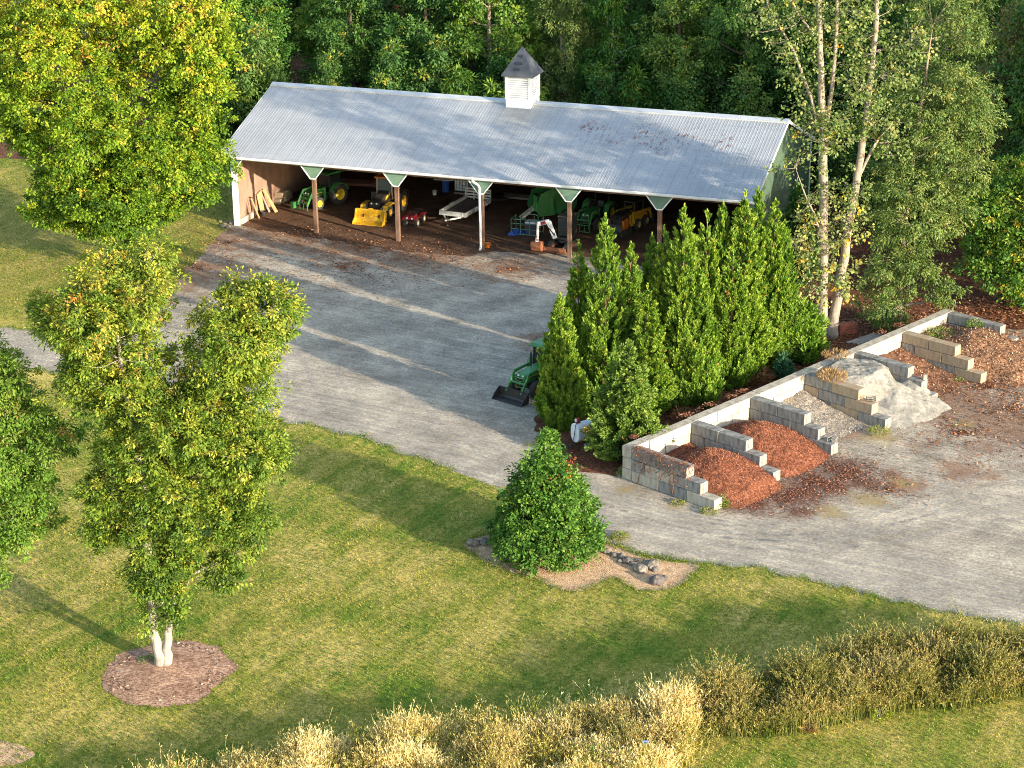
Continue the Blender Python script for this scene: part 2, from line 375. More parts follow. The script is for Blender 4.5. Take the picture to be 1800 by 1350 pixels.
# tea coloured streaks below the cupola
stk = spots_n(t, scaled(t, tc_, (1, .35, 0)), [(20.1, 2.45, .9), (18.5, 2.5, .8), (19.3, 2.3, .6)], .3, 2.0)
c = mix_n(t, math_n(t, 'MULTIPLY', stk, .35), c, (.42, .36, .26))
sx_ = N_(t, 'ShaderNodeSeparateXYZ'); t.links.new(tc_, sx_.inputs[0])
lapx = math_n(t, 'LESS_THAN', math_n(t, 'FRACT', math_n(t, 'DIVIDE', math_n(t, 'ADD', sx_.outputs[0], .17), .9144)), .045)
screw = math_n(t, 'LESS_THAN', math_n(t, 'FRACT', math_n(t, 'DIVIDE', sx_.outputs[1], .62)), .10)
c = mix_n(t, math_n(t, 'MULTIPLY', lapx, .40), c, (.13, .145, .165))
c = mix_n(t, math_n(t, 'MULTIPLY', screw, .13), c, (.16, .17, .18))
spk = ramp_n(t, noise_n(t, tc_, 5.5, 3, .6), [(.69, (0, 0, 0)), (.73, (1, 1, 1))])
c = mix_n(t, math_n(t, 'MULTIPLY', spk, .6), c, (.09, .085, .08))
t.links.new(c, b.inputs['Base Color']); b.inputs['Metallic'].default_value = .25; b.inputs['Roughness'].default_value = .48
bump_n(t, b, noise_n(t, tc_, .9, 3), .25, .02)
ROOF_M = m
CAP_M = M('ridge flashing', (.50, .52, .53), (.42, .44, .45), 1.0, .45, metal=.3)
TIMBER = M('weathered post', (.20, .115, .07), (.09, .05, .032), 3, .85, .6, 25, sc=(3, 3, .4))
PANEL = M('inner boarding', (.30, .19, .135), (.21, .13, .092), 1.5, .8, .3, 8, sc=(1, 1, .5))
DARKW = M('rear boarding', (.20, .14, .10), (.12, .08, .06), 2, .85)

shed = thing('open_shed', 'long open fronted machinery shed with a grey corrugated metal roof', 'shed', S0, YA)
def roof_side(y0, z0, y1, z1, x0, x1):
    """ribbed sheet metal: real ribs every 0.23 m"""
    xs = []; p = .2286; n = int((x1 - x0) / p)
    for i in range(n + 1):
        a = x0 + i * p
        xs += [(a, 0), (a + .14, 0), (a + .165, .013), (a + .20, .013)]
    xs = [q for q in xs if q[0] <= x1] + [(x1, 0)]
    vs = []; rows = 9
    L = math.hypot(y1 - y0, z1 - z0); ny, nz = -(z1 - z0) / L, (y1 - y0) / L
    if nz < 0: ny, nz = -ny, -nz
    for r in range(rows):
        f = r / (rows - 1)
        for (x, h) in xs:
            wv = .006 * math.sin(x * 1.7 + r * 2.1) * (0 < r < rows - 1)
            vs.append((x, y0 + (y1 - y0) * f + ny * (h + wv), z0 + (z1 - z0) * f + nz * (h + wv)))
    n = len(xs); fs = []
    for r in range(rows - 1):
        for i in range(n - 1): fs.append((r * n + i, r * n + i + 1, (r + 1) * n + i + 1, (r + 1) * n + i))
    return vs, fs
RX0, RX1 = -.86, LEN + .25
rb = MB(); rb.add(*roof_side(-OV, EZ, RY, RZ, RX0, RX1)); rb.add(*roof_side(2 * RY + OV, EZ, RY, RZ, RX0, RX1))
roof = rb.build('roof', ROOF_M, shed)
sol = roof.modifiers.new('thickness', 'SOLIDIFY'); sol.thickness = .02; sol.offset = -1
ud = MB()
for (y0, y1) in ((-OV + .2, RY), (2 * RY + OV - .2, RY)):
    z0 = EZ + (min(y0, 2 * RY - y0) + OV) * slope
    ud.bar((LEN / 2, y0, z0 - .07), (LEN / 2, y1, RZ - .07), LEN - .1, .03, up=(0, 0, 1))
ud.build('added_dark_deck', M('added dark underside', (.10, .075, .055), (.06, .045, .035), 2, .9), roof)  # dark boards added under the sheets to cut light bouncing inside
cp = MB(); cw = .42
for sgn in (-1, 1):
    cp.bar((RX0 - .03, RY + sgn * cw / 2, RZ - slope * cw / 2 + .075), (RX1 + .03, RY + sgn * cw / 2, RZ - slope * cw / 2 + .075), cw, .03, up=(0, sgn * slope, 1))
    cp.box(((RX0 + RX1) / 2, RY + sgn * (cw + .005), RZ - slope * cw + .02), (RX1 - RX0 + .06, .02, .13))
cp.build('ridge_cap', CAP_M, roof)
for x in (RX0, RX1):
    for a, e in ((-OV, RY), (2 * RY + OV, RY)):
        MB().bar((x, a, EZ - .12), (x, e, RZ - .12), .05, .22).build('rake_trim', WHITE, roof)
# front eave: fascia with a gutter on it
MB().box(((RX0 + RX1) / 2, -OV + .06, EZ - .13), (RX1 - RX0 - .06, .04, .22)).build('fascia', WHITE, shed)
gp = [(-.07, -.02), (-.09, .10), (-.06, .10), (-.045, .01), (.045, .01), (.06, .10), (.09, .10), (.07, -.02)]
MB().prism([(y - OV - .06, z + EZ - .13) for y, z in gp], RX0 + .05, RX1 - .05, 'x').build('gutter', WHITE, shed)
# header behind the fascia and purlins, trusses
hd = MB().box((LEN / 2, .1, EZ - .32), (LEN, .14, .38)); hd.build('eave_beam', TIMBER, shed)
for i in range(0, NB + 1):
    x = min(max(i * BAY, .25), LEN - .25); mb = MB()
    mb.bar((x, .2, EZ - .2 + .12), (x, RY, RZ - .28), .08, .22).bar((x, 2 * RY - .2, EZ - .08), (x, RY, RZ - .28), .08, .22)
    mb.bar((x, .2, EZ - .36), (x, 2 * RY - .2, EZ - .36), .08, .2)
    for yy in (4.2, RY, 13.0): mb.bar((x, yy, EZ - .3), (x, yy, EZ + (min(yy, 2 * RY - yy)) * slope * .95 - .05), .07, .12)
    mb.build('roof_truss', TIMBER, shed)
# walls: pentagon gables with lapped boards outside
def gable(x, side):
    g = [(-.02, 0), (DEP + .02, 0), (DEP + .02, EZ + .18), (RY, RZ - .13), (-.02, EZ + .13)]
    mb = MB(); mb.prism(g, x - .06, x + .06, 'x'); return mb
gable(.03, -1).build('gable_wall', PANEL, shed)
gw = gable(LEN - .03, 1).build('gable_wall', DARKW, shed)
def lap_boards(side):
    mb = MB(); z = .06; x = LEN + .032 if side > 0 else -.032
    while z < RZ - .3:
        top = z + .155
        ya, yb = -.03, DEP + .03
        lim = EZ + .10
        if top > lim:
            q = (top - lim) / slope; ya, yb = q - .03, DEP - q + .03
        if yb - ya > .2:
            xo = x; s = 1 if side > 0 else -1
            mb.prism([(xo, z), (xo + s * .028, z - .01), (xo + s * .004, top), (xo, top)], ya, yb, 'y')
        z += .16
    return mb
for sd in (1, -1):
    o = lap_boards(sd).build('clapboard', GABLE_SHADED, gw if sd > 0 else shed)
for y in (-.06, DEP + .06): MB().box((LEN + .03, y, EZ / 2), (.18, .1, EZ - .1)).build('corner_board', WHITE, shed)
rw = MB().box((LEN / 2, DEP + .03, EZ / 2), (LEN - .2, .08, EZ)).build('rear_wall', DARKW, shed)
for i in range(26):
    x = .8 + i * (LEN - 1.6) / 25
    MB().box((x, DEP - .08, 2.7), (.10, .12, 5.3)).build('wall_stud', TIMBER, shed)
gt = MB()
for z in (1.0, 2.3, 3.6, 4.8): gt.box((LEN / 2, DEP - .17, z), (LEN - .5, .05, .15))
gt.build('wall_girt', TIMBER, shed)
# front posts with their green gussets
for i in range(NB + 1):
    x = i * BAY
    if i == 0:
        MB().box((.05, -.03, (EZ - .3) / 2), (.42, .16, EZ - .3)).build('corner_board', WHITE, shed)
    elif i == NB:
        MB().box((x - .05, .0, (EZ - .3) / 2), (.3, .2, EZ - .3)).build('corner_board', WHITE, shed)
    else:
        p = MB(); p.box((x, 0.02, 2.55), (.29, .24, 5.1)); p.build('post', TIMBER, shed, bevel=.015)
    lo, hi, zt, zb = .20, 1.02, EZ - .22, 4.09
    if i == 0: poly = [(x - .16, zb + .02), (x + .12, zb + .02), (x + hi - .1, zt), (x - .16, zt)]; edges = [1]
    elif i == NB: poly = [(x - .12, zb), (x + .16, zb), (x + .16, zt), (x - hi + .1, zt)]; edges = [3]
    else: poly = [(x - lo, zb), (x + lo, zb), (x + hi, zt), (x - hi, zt)]; edges = [0, 1, 3]
    mb = MB()
    # lapped boards of the gusset, one slightly tilted strip above another
    nb = 6
    def at_z(z):
        xs = []
        for k in range(len(poly)):
            (xa, za), (xb, zb_) = poly[k], poly[(k + 1) % len(poly)]
            if abs(za - zb_) > 1e-6 and min(za, zb_) - 1e-6 <= z <= max(za, zb_) + 1e-6: xs.append(xa + (xb - xa) * (z - za) / (zb_ - za))
        return min(xs), max(xs)
    z0 = min(q[1] for q in poly)
    for k in range(nb):
        za, zb2 = z0 + (zt - z0) * k / nb, z0 + (zt - z0) * (k + 1) / nb
        (a0, a1), (b0, b1) = at_z(za), at_z(zb2)
        yb = -.155
        mb.add([(a0, yb - .03, za), (a1, yb - .03, za), (b1, yb - .008, zb2), (b0, yb - .008, zb2), (a0, yb + .02, za), (a1, yb + .02, za), (b1, yb + .02, zb2), (b0, yb + .02, zb2)],
               [(0, 1, 2, 3), (4, 7, 6, 5), (0, 4, 5, 1), (2, 6, 7, 3), (0, 3, 7, 4), (1, 5, 6, 2)])
    g_ = mb.build('gusset', GREEN_SIDING, shed)
    tb = MB()
    for k in edges:
        (xa, za), (xb, zb_) = poly[k], poly[(k + 1) % len(poly)]
        tb.bar((xa, -.195, za), (xb, -.195, zb_), .03, .075, up=(0, 0, 1)) if abs(za - zb_) < 1e-6 else tb.bar((xa, -.195, za), (xb, -.195, zb_), .03, .075, up=(1, 0, 0))
    tb.build('gusset_trim', WHITE, g_)
# downspout on the middle post
ds = MB(); x = 3 * BAY
ds.tube([(x - .42, -OV - .06, EZ - .12), (x - .42, -OV - .06, EZ - .28), (x - .12, -.36, EZ - .62), (x - .06, -.28, EZ - .85), (x - .05, -.2, .35), (x - .06, -.22, .15), (x - .06, -.38, .06)], .085, 10)
ds.build('downspout', WHITE, shed)
# left wall: concrete footing board and a low block course inside
MB().box((.19, 1.2, .22), (.2, 1.9, .44)).build('footing_block', M('pale footing', (.48, .42, .33), (.38, .32, .25), 2, .9), shed, bevel=.02)

# cupola: its own thing would not lift off; it is built into the ridge
LOUV = M('louvre white', (.80, .81, .80), (.70, .71, .70), 3, .5)
SLATE = M('cupola shingles', (.075, .085, .10), (.05, .057, .07), 2.5, .7, .4, 12)
cx, chw, cz0, cz1 = 19.24, .95, RZ - .42, RZ + 1.95
cup = MB().box((cx, RY, (cz0 + cz1) / 2), (chw * 2, chw * 2, cz1 - cz0)).build('cupola', M('cupola paint', (.86, .86, .85), (.74, .73, .70), 1.2, .55, sc=(1, 1, .6), lo=.25, hi=.5), shed)
for (dx, dy, sx, sy) in ((0, -1, 1.52, .02), (0, 1, 1.52, .02), (1, 0, .02, 1.52), (-1, 0, .02, 1.52)):
    MB().box((cx + dx * (chw + .011), RY + dy * (chw + .011), RZ + 1.14), (sx, sy, 1.5)).build('louvre_shade_plate', M('louvre shade', (.46, .47, .48), None, 3, .8) if dy == -1 else bpy.data.materials['louvre shade'], cup)  # flat grey plates painted as the shade between the slats
lb = MB()
for k in range(9):
    z = RZ + .50 + k * .155
    for (dx, dy, sx, sy) in ((0, -1, 1.5, .05), (0, 1, 1.5, .05), (1, 0, .05, 1.5), (-1, 0, .05, 1.5)):
        lb.box((cx + dx * (chw + .03), RY + dy * (chw + .03), z), (sx, sy, .07))
lb.build('louvre', LOUV, cup)
for (dx, dy) in ((0, -1), (0, 1), (1, 0), (-1, 0)):
    for s in (-1, 1):
        c_ = (cx + dx * (chw + .025) + abs(dy) * s * .86, RY + dy * (chw + .025) + abs(dx) * s * .86, RZ + 1.12)
        MB().box(c_, (.17 if dy else .07, .17 if dx else .07, 1.66)).build('louvre_frame', WHITE, cup)
hh = chw + .24
pv = [(cx - hh, RY - hh, cz1), (cx + hh, RY - hh, cz1), (cx + hh, RY + hh, cz1), (cx - hh, RY + hh, cz1),
      (cx - hh, RY - hh, cz1 + .09), (cx + hh, RY - hh, cz1 + .09), (cx + hh, RY + hh, cz1 + .09), (cx - hh, RY + hh, cz1 + .09), (cx, RY, cz1 + 2.05)]
MB().add(pv, [(3, 2, 1, 0), (0, 1, 5, 4), (1, 2, 6, 5), (2, 3, 7, 6), (3, 0, 4, 7), (4, 5, 8), (5, 6, 8), (6, 7, 8), (7, 4, 8)]).build('cupola_roof', SLATE, cup)
# darker patched shingles on the front slope
PATCH_M = M('patched shingle', (.028, .033, .045), None, 4, .8)
for (u, v, wd, ht) in ((0, .66, .42, .16), (-.04, .42, .62, .19), (-.10, .22, .46, .17)):
    z = cz1 + .09 + 1.96 * v; yy = RY - hh * (1 - v) - .012
    n = Vector((0, -1.96, hh)).normalized(); up = Vector((0, hh, 1.96)).normalized()
    c0 = Vector((cx + u, yy, z)); pb = MB()
    pb.add([c0 + Vector((-wd / 2, 0, 0)) - up * ht / 2, c0 + Vector((wd / 2, 0, 0)) - up * ht / 2, c0 + Vector((wd / 2.2, 0, 0)) + up * ht / 2, c0 + Vector((-wd / 2.2, 0, 0)) + up * ht / 2,
            c0 + Vector((-wd / 2, 0, 0)) - up * ht / 2 + n * .02, c0 + Vector((wd / 2, 0, 0)) - up * ht / 2 + n * .02, c0 + Vector((wd / 2.2, 0, 0)) + up * ht / 2 + n * .02, c0 + Vector((-wd / 2.2, 0, 0)) + up * ht / 2 + n * .02],
           [(0, 1, 2, 3), (4, 5, 6, 7), (0, 1, 5, 4), (1, 2, 6, 5), (2, 3, 7, 6), (3, 0, 4, 7)])
    pb.build('shingle_patch', PATCH_M, cup)

# ================================================================ STORAGE BINS OF CONCRETE BLOCKS
HB = .61
BU = Vector((math.cos(R(45.424)), math.sin(R(45.424)), 0)); BV = Vector((math.sin(R(45.424)), -math.cos(R(45.424)), 0))
B0 = Vector((5.5898, 94.636, 0)); BS = 4.8585; BL = 6.1056; BROT = R(45.424)
def Bp(u, v, z=0): return B0 + BU * u + BV * v + Vector((0, 0, z))
def blockmat(name, ca, cb, stain, sfac):
    m, t, b = nodes(name); co = N_(t, 'ShaderNodeTexCoord').outputs['Object']
    f1 = noise_n(t, co, 1.1, 6, .7); f2 = noise_n(t, scaled(t, co, (2.2, 2.2, .5)), 1.6, 5, .7)
    c = ramp_n(t, f1, [(.33, cb), (.66, ca)])
    c = mix_n(t, math_n(t, 'MULTIPLY', ramp_n(t, f2, [(.45, (0, 0, 0)), (.68, (1, 1, 1))]), sfac), c, stain)
    t.links.new(c, b.inputs['Base Color']); b.inputs['Roughness'].default_value = .9; b.inputs['Specular IOR Level'].default_value = .2
    bump_n(t, b, noise_n(t, co, 9, 5, .7), .45, .03); return m
CON_PALE = blockmat('pale concrete', (.45, .41, .335), (.34, .305, .245), (.15, .125, .09), .6)
CON_SHADED_GREY = blockmat('grey concrete', (.29, .28, .255), (.20, .195, .178), (.055, .055, .053), .8)  # grey deepened for the shade on the dividers' left faces, plus stain streaks
CON_TAN = blockmat('tan stained concrete', (.38, .31, .22), (.28, .225, .155), (.24, .13, .055), .65)
def block(parent, c, d, m, seed):
    rr = random.Random(seed); dz = rr.uniform(-.006, .006)
    mb = MB().box((0, 0, 0), (d[0] - .030, d[1] - .012, d[2] - .022))
    o = mb.build('concrete_block', m, parent, bevel=.022, loc=(c[0] + rr.uniform(-.008, .008), c[1] + rr.uniform(-.02, .02), c[2] + dz), rot=(0, 0, rr.uniform(-.008, .008)))
    return o
def run(parent, a, b_, y, z, off, m, seed, axis='x', thick=HB):
    """one course of 1.83 m blocks from a to b_"""
    x = a - off; k = 0
    while x < b_ - .02:
        x0, x1 = max(x, a), min(x + 1.829, b_)
        if x1 - x0 > .15:
            mm = m[(k + seed) % len(m)] if isinstance(m, list) else m
            if axis == 'x': block(parent, ((x0 + x1) / 2, y, z), (x1 - x0, thick, HB), mm, seed * 31 + k)
            else: block(parent, (y, (x0 + x1) / 2, z), (thick, x1 - x0, HB), mm, seed * 31 + k)
        x += 1.829; k += 1
# the long back wall: local +x along the wall, local -y towards the bins
back = thing('retaining_wall', 'long pale back wall of stacked concrete blocks running behind all the storage bins', 'wall', B0, BROT)
ulen = BS * 6 + .6
for c in range(3):
    run(back, 0, ulen, -.305, HB * (c + .5), (0, .9, .35)[c], CON_PALE, 3 + c)
WLAB = ['end wall of pale concrete blocks hung with dead brown vines, beside the drive',
        'grey stepped concrete block wall between the two mulch piles',
        'grey stepped block wall with cinder blocks on its end, right of the second mulch pile',
        'tan stained block wall left of the stone dust pile, a black hose coil on it',
        'short stepped concrete wall between the stone dust pile and the brown soil bin',
        'tan concrete block wall between the brown soil bin and the leaf covered heap',
        'half buried grey concrete wall behind the leaf covered heap, farthest of the bins']
WM = [[CON_SHADED_GREY, CON_PALE], CON_SHADED_GREY, CON_SHADED_GREY, [CON_TAN, CON_SHADED_GREY], CON_SHADED_GREY, [CON_TAN, CON_TAN, CON_SHADED_GREY], CON_SHADED_GREY]
WD = [0, -.10, .02, .08, 0, -.1, -.1]
for k in range(7):
    p = Bp(BS * k + WD[k], .61)
    wl = thing('divider_wall', WLAB[k], 'wall', p, BROT - PI / 2, 'block walls dividing the storage bins')
    Lk = BL - .61
    for c in range(3):
        e = Lk - .9144 * c
        if k == 4 and c == 0: e = Lk - .2
        mm = WM[k]
        if k == 0: mm = [CON_PALE, CON_SHADED_GREY] if c < 2 else CON_SHADED_GREY  # grey blocks also paint shade onto the end wall's outer face
        run(wl, .012, e, .305, HB * (c + .5), (1.829 - ((e) % 1.829)) if e % 1.829 > .05 else 0, mm, k * 5 + c)

# heaps --------------------------------------------------------------------------------
CHIP_M = leafmat('loose bark', [(0, (.065, .022, .012)), (.45, (.19, .068, .037)), (.85, (.30, .125, .072)), (1, (.46, .25, .16))], .03, .9)
TWIG_M = leafmat('dry litter', [(0, (.06, .03, .018)), (.45, (.19, .10, .058)), (.8, (.34, .20, .115)), (1, (.52, .38, .24))], .05, .9)
STONE_M = leafmat('loose stones', [(0, (.10, .09, .08)), (.5, (.25, .225, .19)), (1, (.46, .42, .36))], 0, .9)
def heapmat(name, stops, scale, bumpd=.08):
    m, t, b = nodes(name); co = N_(t, 'ShaderNodeTexCoord').outputs['Object']
    f = noise_n(t, co, scale * .7, 9, .86); g = noise_n(t, co, 1.3, 5, .65)
    c1 = ramp_n(t, f, stops); c2 = ramp_n(t, g, [(.35, (.72, .7, .68)), (.65, (1.15, 1.12, 1.1))])
    mm = N_(t, 'ShaderNodeMix', data_type='RGBA', blend_type='MULTIPLY'); mm.inputs[0].default_value = 1
    t.links.new(c1, mm.inputs[6]); t.links.new(c2, mm.inputs[7]); t.links.new(mm.outputs[2], b.inputs['Base Color'])
    b.inputs['Roughness'].default_value = .95; b.inputs['Specular IOR Level'].default_value = .1
    bump_n(t, b, f, 1, bumpd); return m
MULCH_M = heapmat('shredded bark', [(.38, (.06, .02, .012)), (.5, (.18, .066, .037)), (.63, (.36, .165, .10))], 9)
DUST_M = heapmat('stone dust', [(.36, (.15, .153, .146)), (.5, (.23, .228, .208)), (.66, (.33, .322, .285))], 6, .04)
SOIL_M = heapmat('brown soil', [(.36, (.06, .028, .018)), (.5, (.16, .08, .05)), (.65, (.32, .20, .13))], 6)
COMP_M = heapmat('leafy compost', [(.37, (.045, .023, .016)), (.5, (.20, .11, .066)), (.64, (.48, .31, .20))], 7)
BINGR_M = heapmat('bin gravel', [(.37, (.10, .09, .078)), (.5, (.25, .225, .19)), (.64, (.46, .42, .355))], 9)
def heap(name, label, u0, u1, v0, v1, hf, m, seed, cat='heap', n=110, chips=None, amp=1.0):
    """height field over a bin floor; hf(s,t)->z with s across, t from the back wall outwards"""
    c = Bp((u0 + u1) / 2, v0); vs = []; fs = []
    for j in range(n + 1):
        for i in range(n + 1):
            s, t = i / n, j / n
            u, v = u0 + (u1 - u0) * s, v0 + (v1 - v0) * t
            p = Bp(u, v); q = p - c
            z = hf(s, t)
            nz = mnoise.noise((p.x * 1.2, p.y * 1.2, seed)) * .09 + mnoise.noise((p.x * 3.4, p.y * 3.4, seed)) * .05 + mnoise.noise((p.x * 8, p.y * 8, seed)) * .03
            z = z + amp * nz * min(1, max(0, z) * 3 + .15) if z > -.05 else z
            if t > .82: z = (z + .1) * max(0, (1 - (t - .82) / .16)) - .1
            if name in ('compost_pile', 'mulch_pile', 'stone_dust_pile') and s < .14 and t > .5: z = (z + .1) * (1 - (1 - s / .14) * min(1, (t - .5) / .2)) - .1
            if name == 'compost_pile' and s > .85: z = (z + .1) * max(0, (1 - (s - .85) / .14)) - .1
            vs.append((q.x, q.y, z))
    for j in range(n):
        for i in range(n): fs.append((j * (n + 1) + i, j * (n + 1) + i + 1, (j + 1) * (n + 1) + i + 1, (j + 1) * (n + 1) + i))
    o = MB().add(vs, fs).build(name, m, smooth=True, loc=c)
    if chips:
        cm, nc, cl_ = chips; g = np.random.default_rng(seed + 50); vv = np.array(vs); fi = g.integers(0, len(fs), nc); q = vv[np.array(fs)[fi]]
        wt = g.random((nc, 2)); P = (q[:, 0] * (1 - wt[:, :1]) + q[:, 1] * wt[:, :1]) * (1 - wt[:, 1:]) + (q[:, 3] * (1 - wt[:, :1]) + q[:, 2] * wt[:, :1]) * wt[:, 1:]
        P = P[P[:, 2] > .0]; nc = len(P); D_ = unit(g.normal(size=(nc, 3)) + np.array([0, 0, .35])); Nn = unit(g.normal(size=(nc, 3)) * .6 + np.array([.2, -.3, 1.0])); l = cl_ * (.5 + g.random(nc))
        ch = npmesh('loose_pieces', leaf_quads(P, D_, Nn, l, l * .42), g.random(nc), cm, o); ch['kind'] = 'stuff'
    return tag(o, label, cat)
def mound(s, t, h, sc, tc, rs, rt, p=1.0):
    d = math.sqrt(((s - sc) / rs) ** 2 + ((t - tc) / rt) ** 2)
    return h * max(-.2, 1 - d ** 1.15) if d < 1.25 else -.2 * h
I = HB + .02
heap('mulch_pile', 'heap of reddish bark mulch in the bin nearest the drive, beside the vine hung wall', I, BS - .12, .62, 7.4,
     lambda s, t: max(mound(s, t, 1.75, .55, .42, .95, .62), 1.1 * (1 - t * 2.6) - .3) - .06, MULCH_M, 2, chips=(CHIP_M, 24000, .055))
heap('mulch_pile', 'heap of reddish bark mulch in the second bin from the drive', BS + .5, 2 * BS - .0, .62, 7.2,
     lambda s, t: max(mound(s, t, 1.62, .5, .33, 1.0, .60), .9 * (1 - t * 2.8) - .3) - .06, MULCH_M, 9, chips=(CHIP_M, 22000, .055))
heap('gravel_bed', 'thin bank of coarse tan gravel left in the third bin', 2 * BS + I, 3 * BS, .62, 6.2,
     lambda s, t: .95 * max(-.03, 1 - t * 1.15) ** 1.4 * (.75 + .25 * s) - .03 if t < .86 else -.05, BINGR_M, 4, 'gravel bank', chips=(STONE_M, 7000, .055))
def dust_h(s, t):
    old = min(2.05 - .35 * abs(s - .5) - .25 * t, mound(s, t, 2.7, .50, .20, .98, .52))
    d = math.hypot((s - .62) / .55, (t - .42) / .46); fan = 1.75 * (1 - d ** .9)
    cut = 1 if t < .36 + .10 * math.cos((s - .5) * 5) else max(0, 1 - (t - .36 - .10 * math.cos((s - .5) * 5)) / .07)
    z = max(old * cut + (1 - cut) * min(old, fan), fan, mound(s, t, 1.1, .12, .45, .30, .38), mound(s, t, 1.2, .95, .5, .3, .36))
    return max(z, -.1)
heap('stone_dust_pile', 'large pale grey heap of stone dust with a scooped out front face', 3 * BS + .35, 4 * BS + .35, .62, 8.2, lambda s, t: dust_h(s, t) - .03, DUST_M, 6, 'heap', 110, amp=.85)
heap('soil_pile', 'low bank of brown soil in the bin right of the stone dust pile', 4 * BS + .55, 5 * BS - .05, .62, 7.0,
     lambda s, t: .95 * max(-.05, (1 - t * 1.15)) ** 1.5 - .03 + .25 * max(0, 1 - abs(s - .3) * 3 - t * 1.5) if t < .87 else -.05, SOIL_M, 12, chips=(TWIG_M, 1600, .10))
heap('compost_pile', 'broad heap of leaves and twigs in the farthest bin, partly burying its end wall', 5 * BS + .5, 6 * BS + 1.9, .62, 9.0,
     lambda s, t: max(mound(s, t, 1.75, .5, .32, 1.0, .72), 1.3 * (1 - t * 2.2)) - .05, COMP_M, 15, chips=(TWIG_M, 9000, .11))

# ================================================================ TREES AND PLANTS
def crown_leaves(lobes, n_cl, per, cr, ln, seed, droop=.25, shell=.62, aspect=.55, tint=None, flat=.75, sub=0):
    """lobes: (x,y,z,rx,ry,rz) ellipsoids; leaves in sprigs, sprigs near the lobe surface"""
    g = np.random.default_rng(seed); L = np.array(lobes, float)
    if sub:
        q = []
        for l in L:
            for _ in range(sub):
                dd = unit(g.normal(size=3)); fr = .40 + .42 * g.random(); rs_ = .40 + .27 * g.random()
                q.append([*(l[:3] + dd * l[3:] * fr), *(l[3:] * rs_)])
        L = np.array(q)
    A = (L[:, 3] * L[:, 4] + L[:, 4] * L[:, 5] + L[:, 3] * L[:, 5]); A = A / A.sum()
    idx = g.choice(len(L), n_cl, p=A); d = unit(g.normal(size=(n_cl, 3))); rr = shell + (1.06 - shell) * g.random(n_cl) ** .7; rr = np.where(g.random(n_cl) < .13, 1.0 + .42 * g.random(n_cl), rr)
    # ragged surface
    wob = 1 + .22 * np.sin(d[:, 0] * 5 + idx * 1.7) * np.cos(d[:, 1] * 4 + d[:, 2] * 6 + idx)
    c = L[idx, :3] + d * L[idx, 3:] * (rr * wob)[:, None]
    # drop clumps lying deep in another lobe
    keep = np.ones(n_cl, bool)
    for k in range(len(L)):
        q = np.linalg.norm((c - L[k, :3]) / L[k, 3:], axis=1); keep &= ~((q < .55) & (idx != k))
    keep &= c[:, 2] > .25
    c, d, idx = c[keep], d[keep], idx[keep]; n = len(c)
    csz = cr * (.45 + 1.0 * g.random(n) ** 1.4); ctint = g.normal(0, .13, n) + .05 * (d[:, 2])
    per_n = np.maximum(4, (per * (.5 + g.random(n))).astype(int)); k = np.repeat(np.arange(n), per_n); m = len(k)
    off = g.normal(size=(m, 3)); off = unit(off) * (g.random(m) ** .5)[:, None]; off[:, 2] *= flat
    P = c[k] + off * csz[k][:, None]
    out = unit(off + d[k] * .7 + g.normal(size=(m, 3)) * .45)
    D = out.copy(); D[:, 2] -= droop; D = unit(D)
    Nn = unit(g.normal(size=(m, 3)) * .55 + np.array([0, 0, .75]) + d[k] * .55)
    ll = ln * (.65 + .7 * g.random(m))
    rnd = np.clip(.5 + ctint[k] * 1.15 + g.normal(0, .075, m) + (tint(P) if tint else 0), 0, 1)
    return leaf_quads(P, D, Nn, ll, ll * aspect), rnd, c
def limb(mb, a, b, ra, rb_, seed, n=6, k=6, wob=.06):
    a, b = Vector(a), Vector(b); L = (b - a).length; pts = []
    rr = random.Random(seed)
    o = [Vector((rr.uniform(-1, 1), rr.uniform(-1, 1), rr.uniform(-.3, .3))) for _ in range(2)]
    for i in range(k + 1):
        f = i / k; p = a.lerp(b, f) + (o[0] * math.sin(f * PI) + o[1] * math.sin(f * 2 * PI) * .6) * L * wob
        p.z += L * .06 * math.sin(f * PI) * -1
        pts.append(p)
    mb.tube(pts, [ra + (rb_ - ra) * (i / k) ** .8 for i in range(k + 1)], n)
    return pts
def barkmat(name, a, b_, sc=(4, 4, .7)): return M(name, a, b_, 2.2, .9, .7, 9, sc=sc, bd=.05, spec=.15)
BARK_GREY = barkmat('grey bark', (.33, .27, .21), (.16, .125, .095)); BARK_PALE = barkmat('pale smooth bark', (.36, .335, .285), (.21, .185, .15))
BARK_TULIP = barkmat('tulip tree bark', (.32, .28, .23), (.17, .14, .115)); BARK_DARK = barkmat('dark bark', (.12, .09, .065), (.06, .045, .035))
BARK_RED = barkmat('red brown bark', (.22, .12, .07), (.11, .06, .04))
L_OAK = leafmat('yellowing oak leaf', [(.0, (.022, .06, .008)), (.30, (.085, .175, .012)), (.52, (.17, .265, .016)), (.72, (.34, .35, .028)), (.9, (.46, .32, .05)), (1, (.42, .19, .04))], .26)
L_FRONT = leafmat('olive green leaf', [(.0, (.02, .05, .01)), (.3, (.075, .145, .016)), (.55, (.155, .225, .024)), (.78, (.29, .30, .042)), (.94, (.40, .30, .06)), (1, (.34, .15, .04))], .24)
L_EDGE = leafmat('mid green leaf', [(.0, (.026, .08, .012)), (.35, (.09, .19, .022)), (.62, (.12, .205, .03)), (.88, (.24, .29, .06)), (1, (.34, .18, .06))], .24)
L_POP = leafmat('tulip tree leaf', [(.0, (.05, .10, .02)), (.4, (.115, .175, .045)), (.7, (.20, .24, .085)), (.86, (.36, .33, .10)), (1, (.62, .38, .03))], .3)
L_WOOD = leafmat('wood leaf deep', [(.0, (.02, .06, .016)), (.4, (.055, .13, .03)), (.7, (.105, .20, .038)), (.9, (.19, .26, .04)), (1, (.46, .34, .04))], .3, vary=.55)
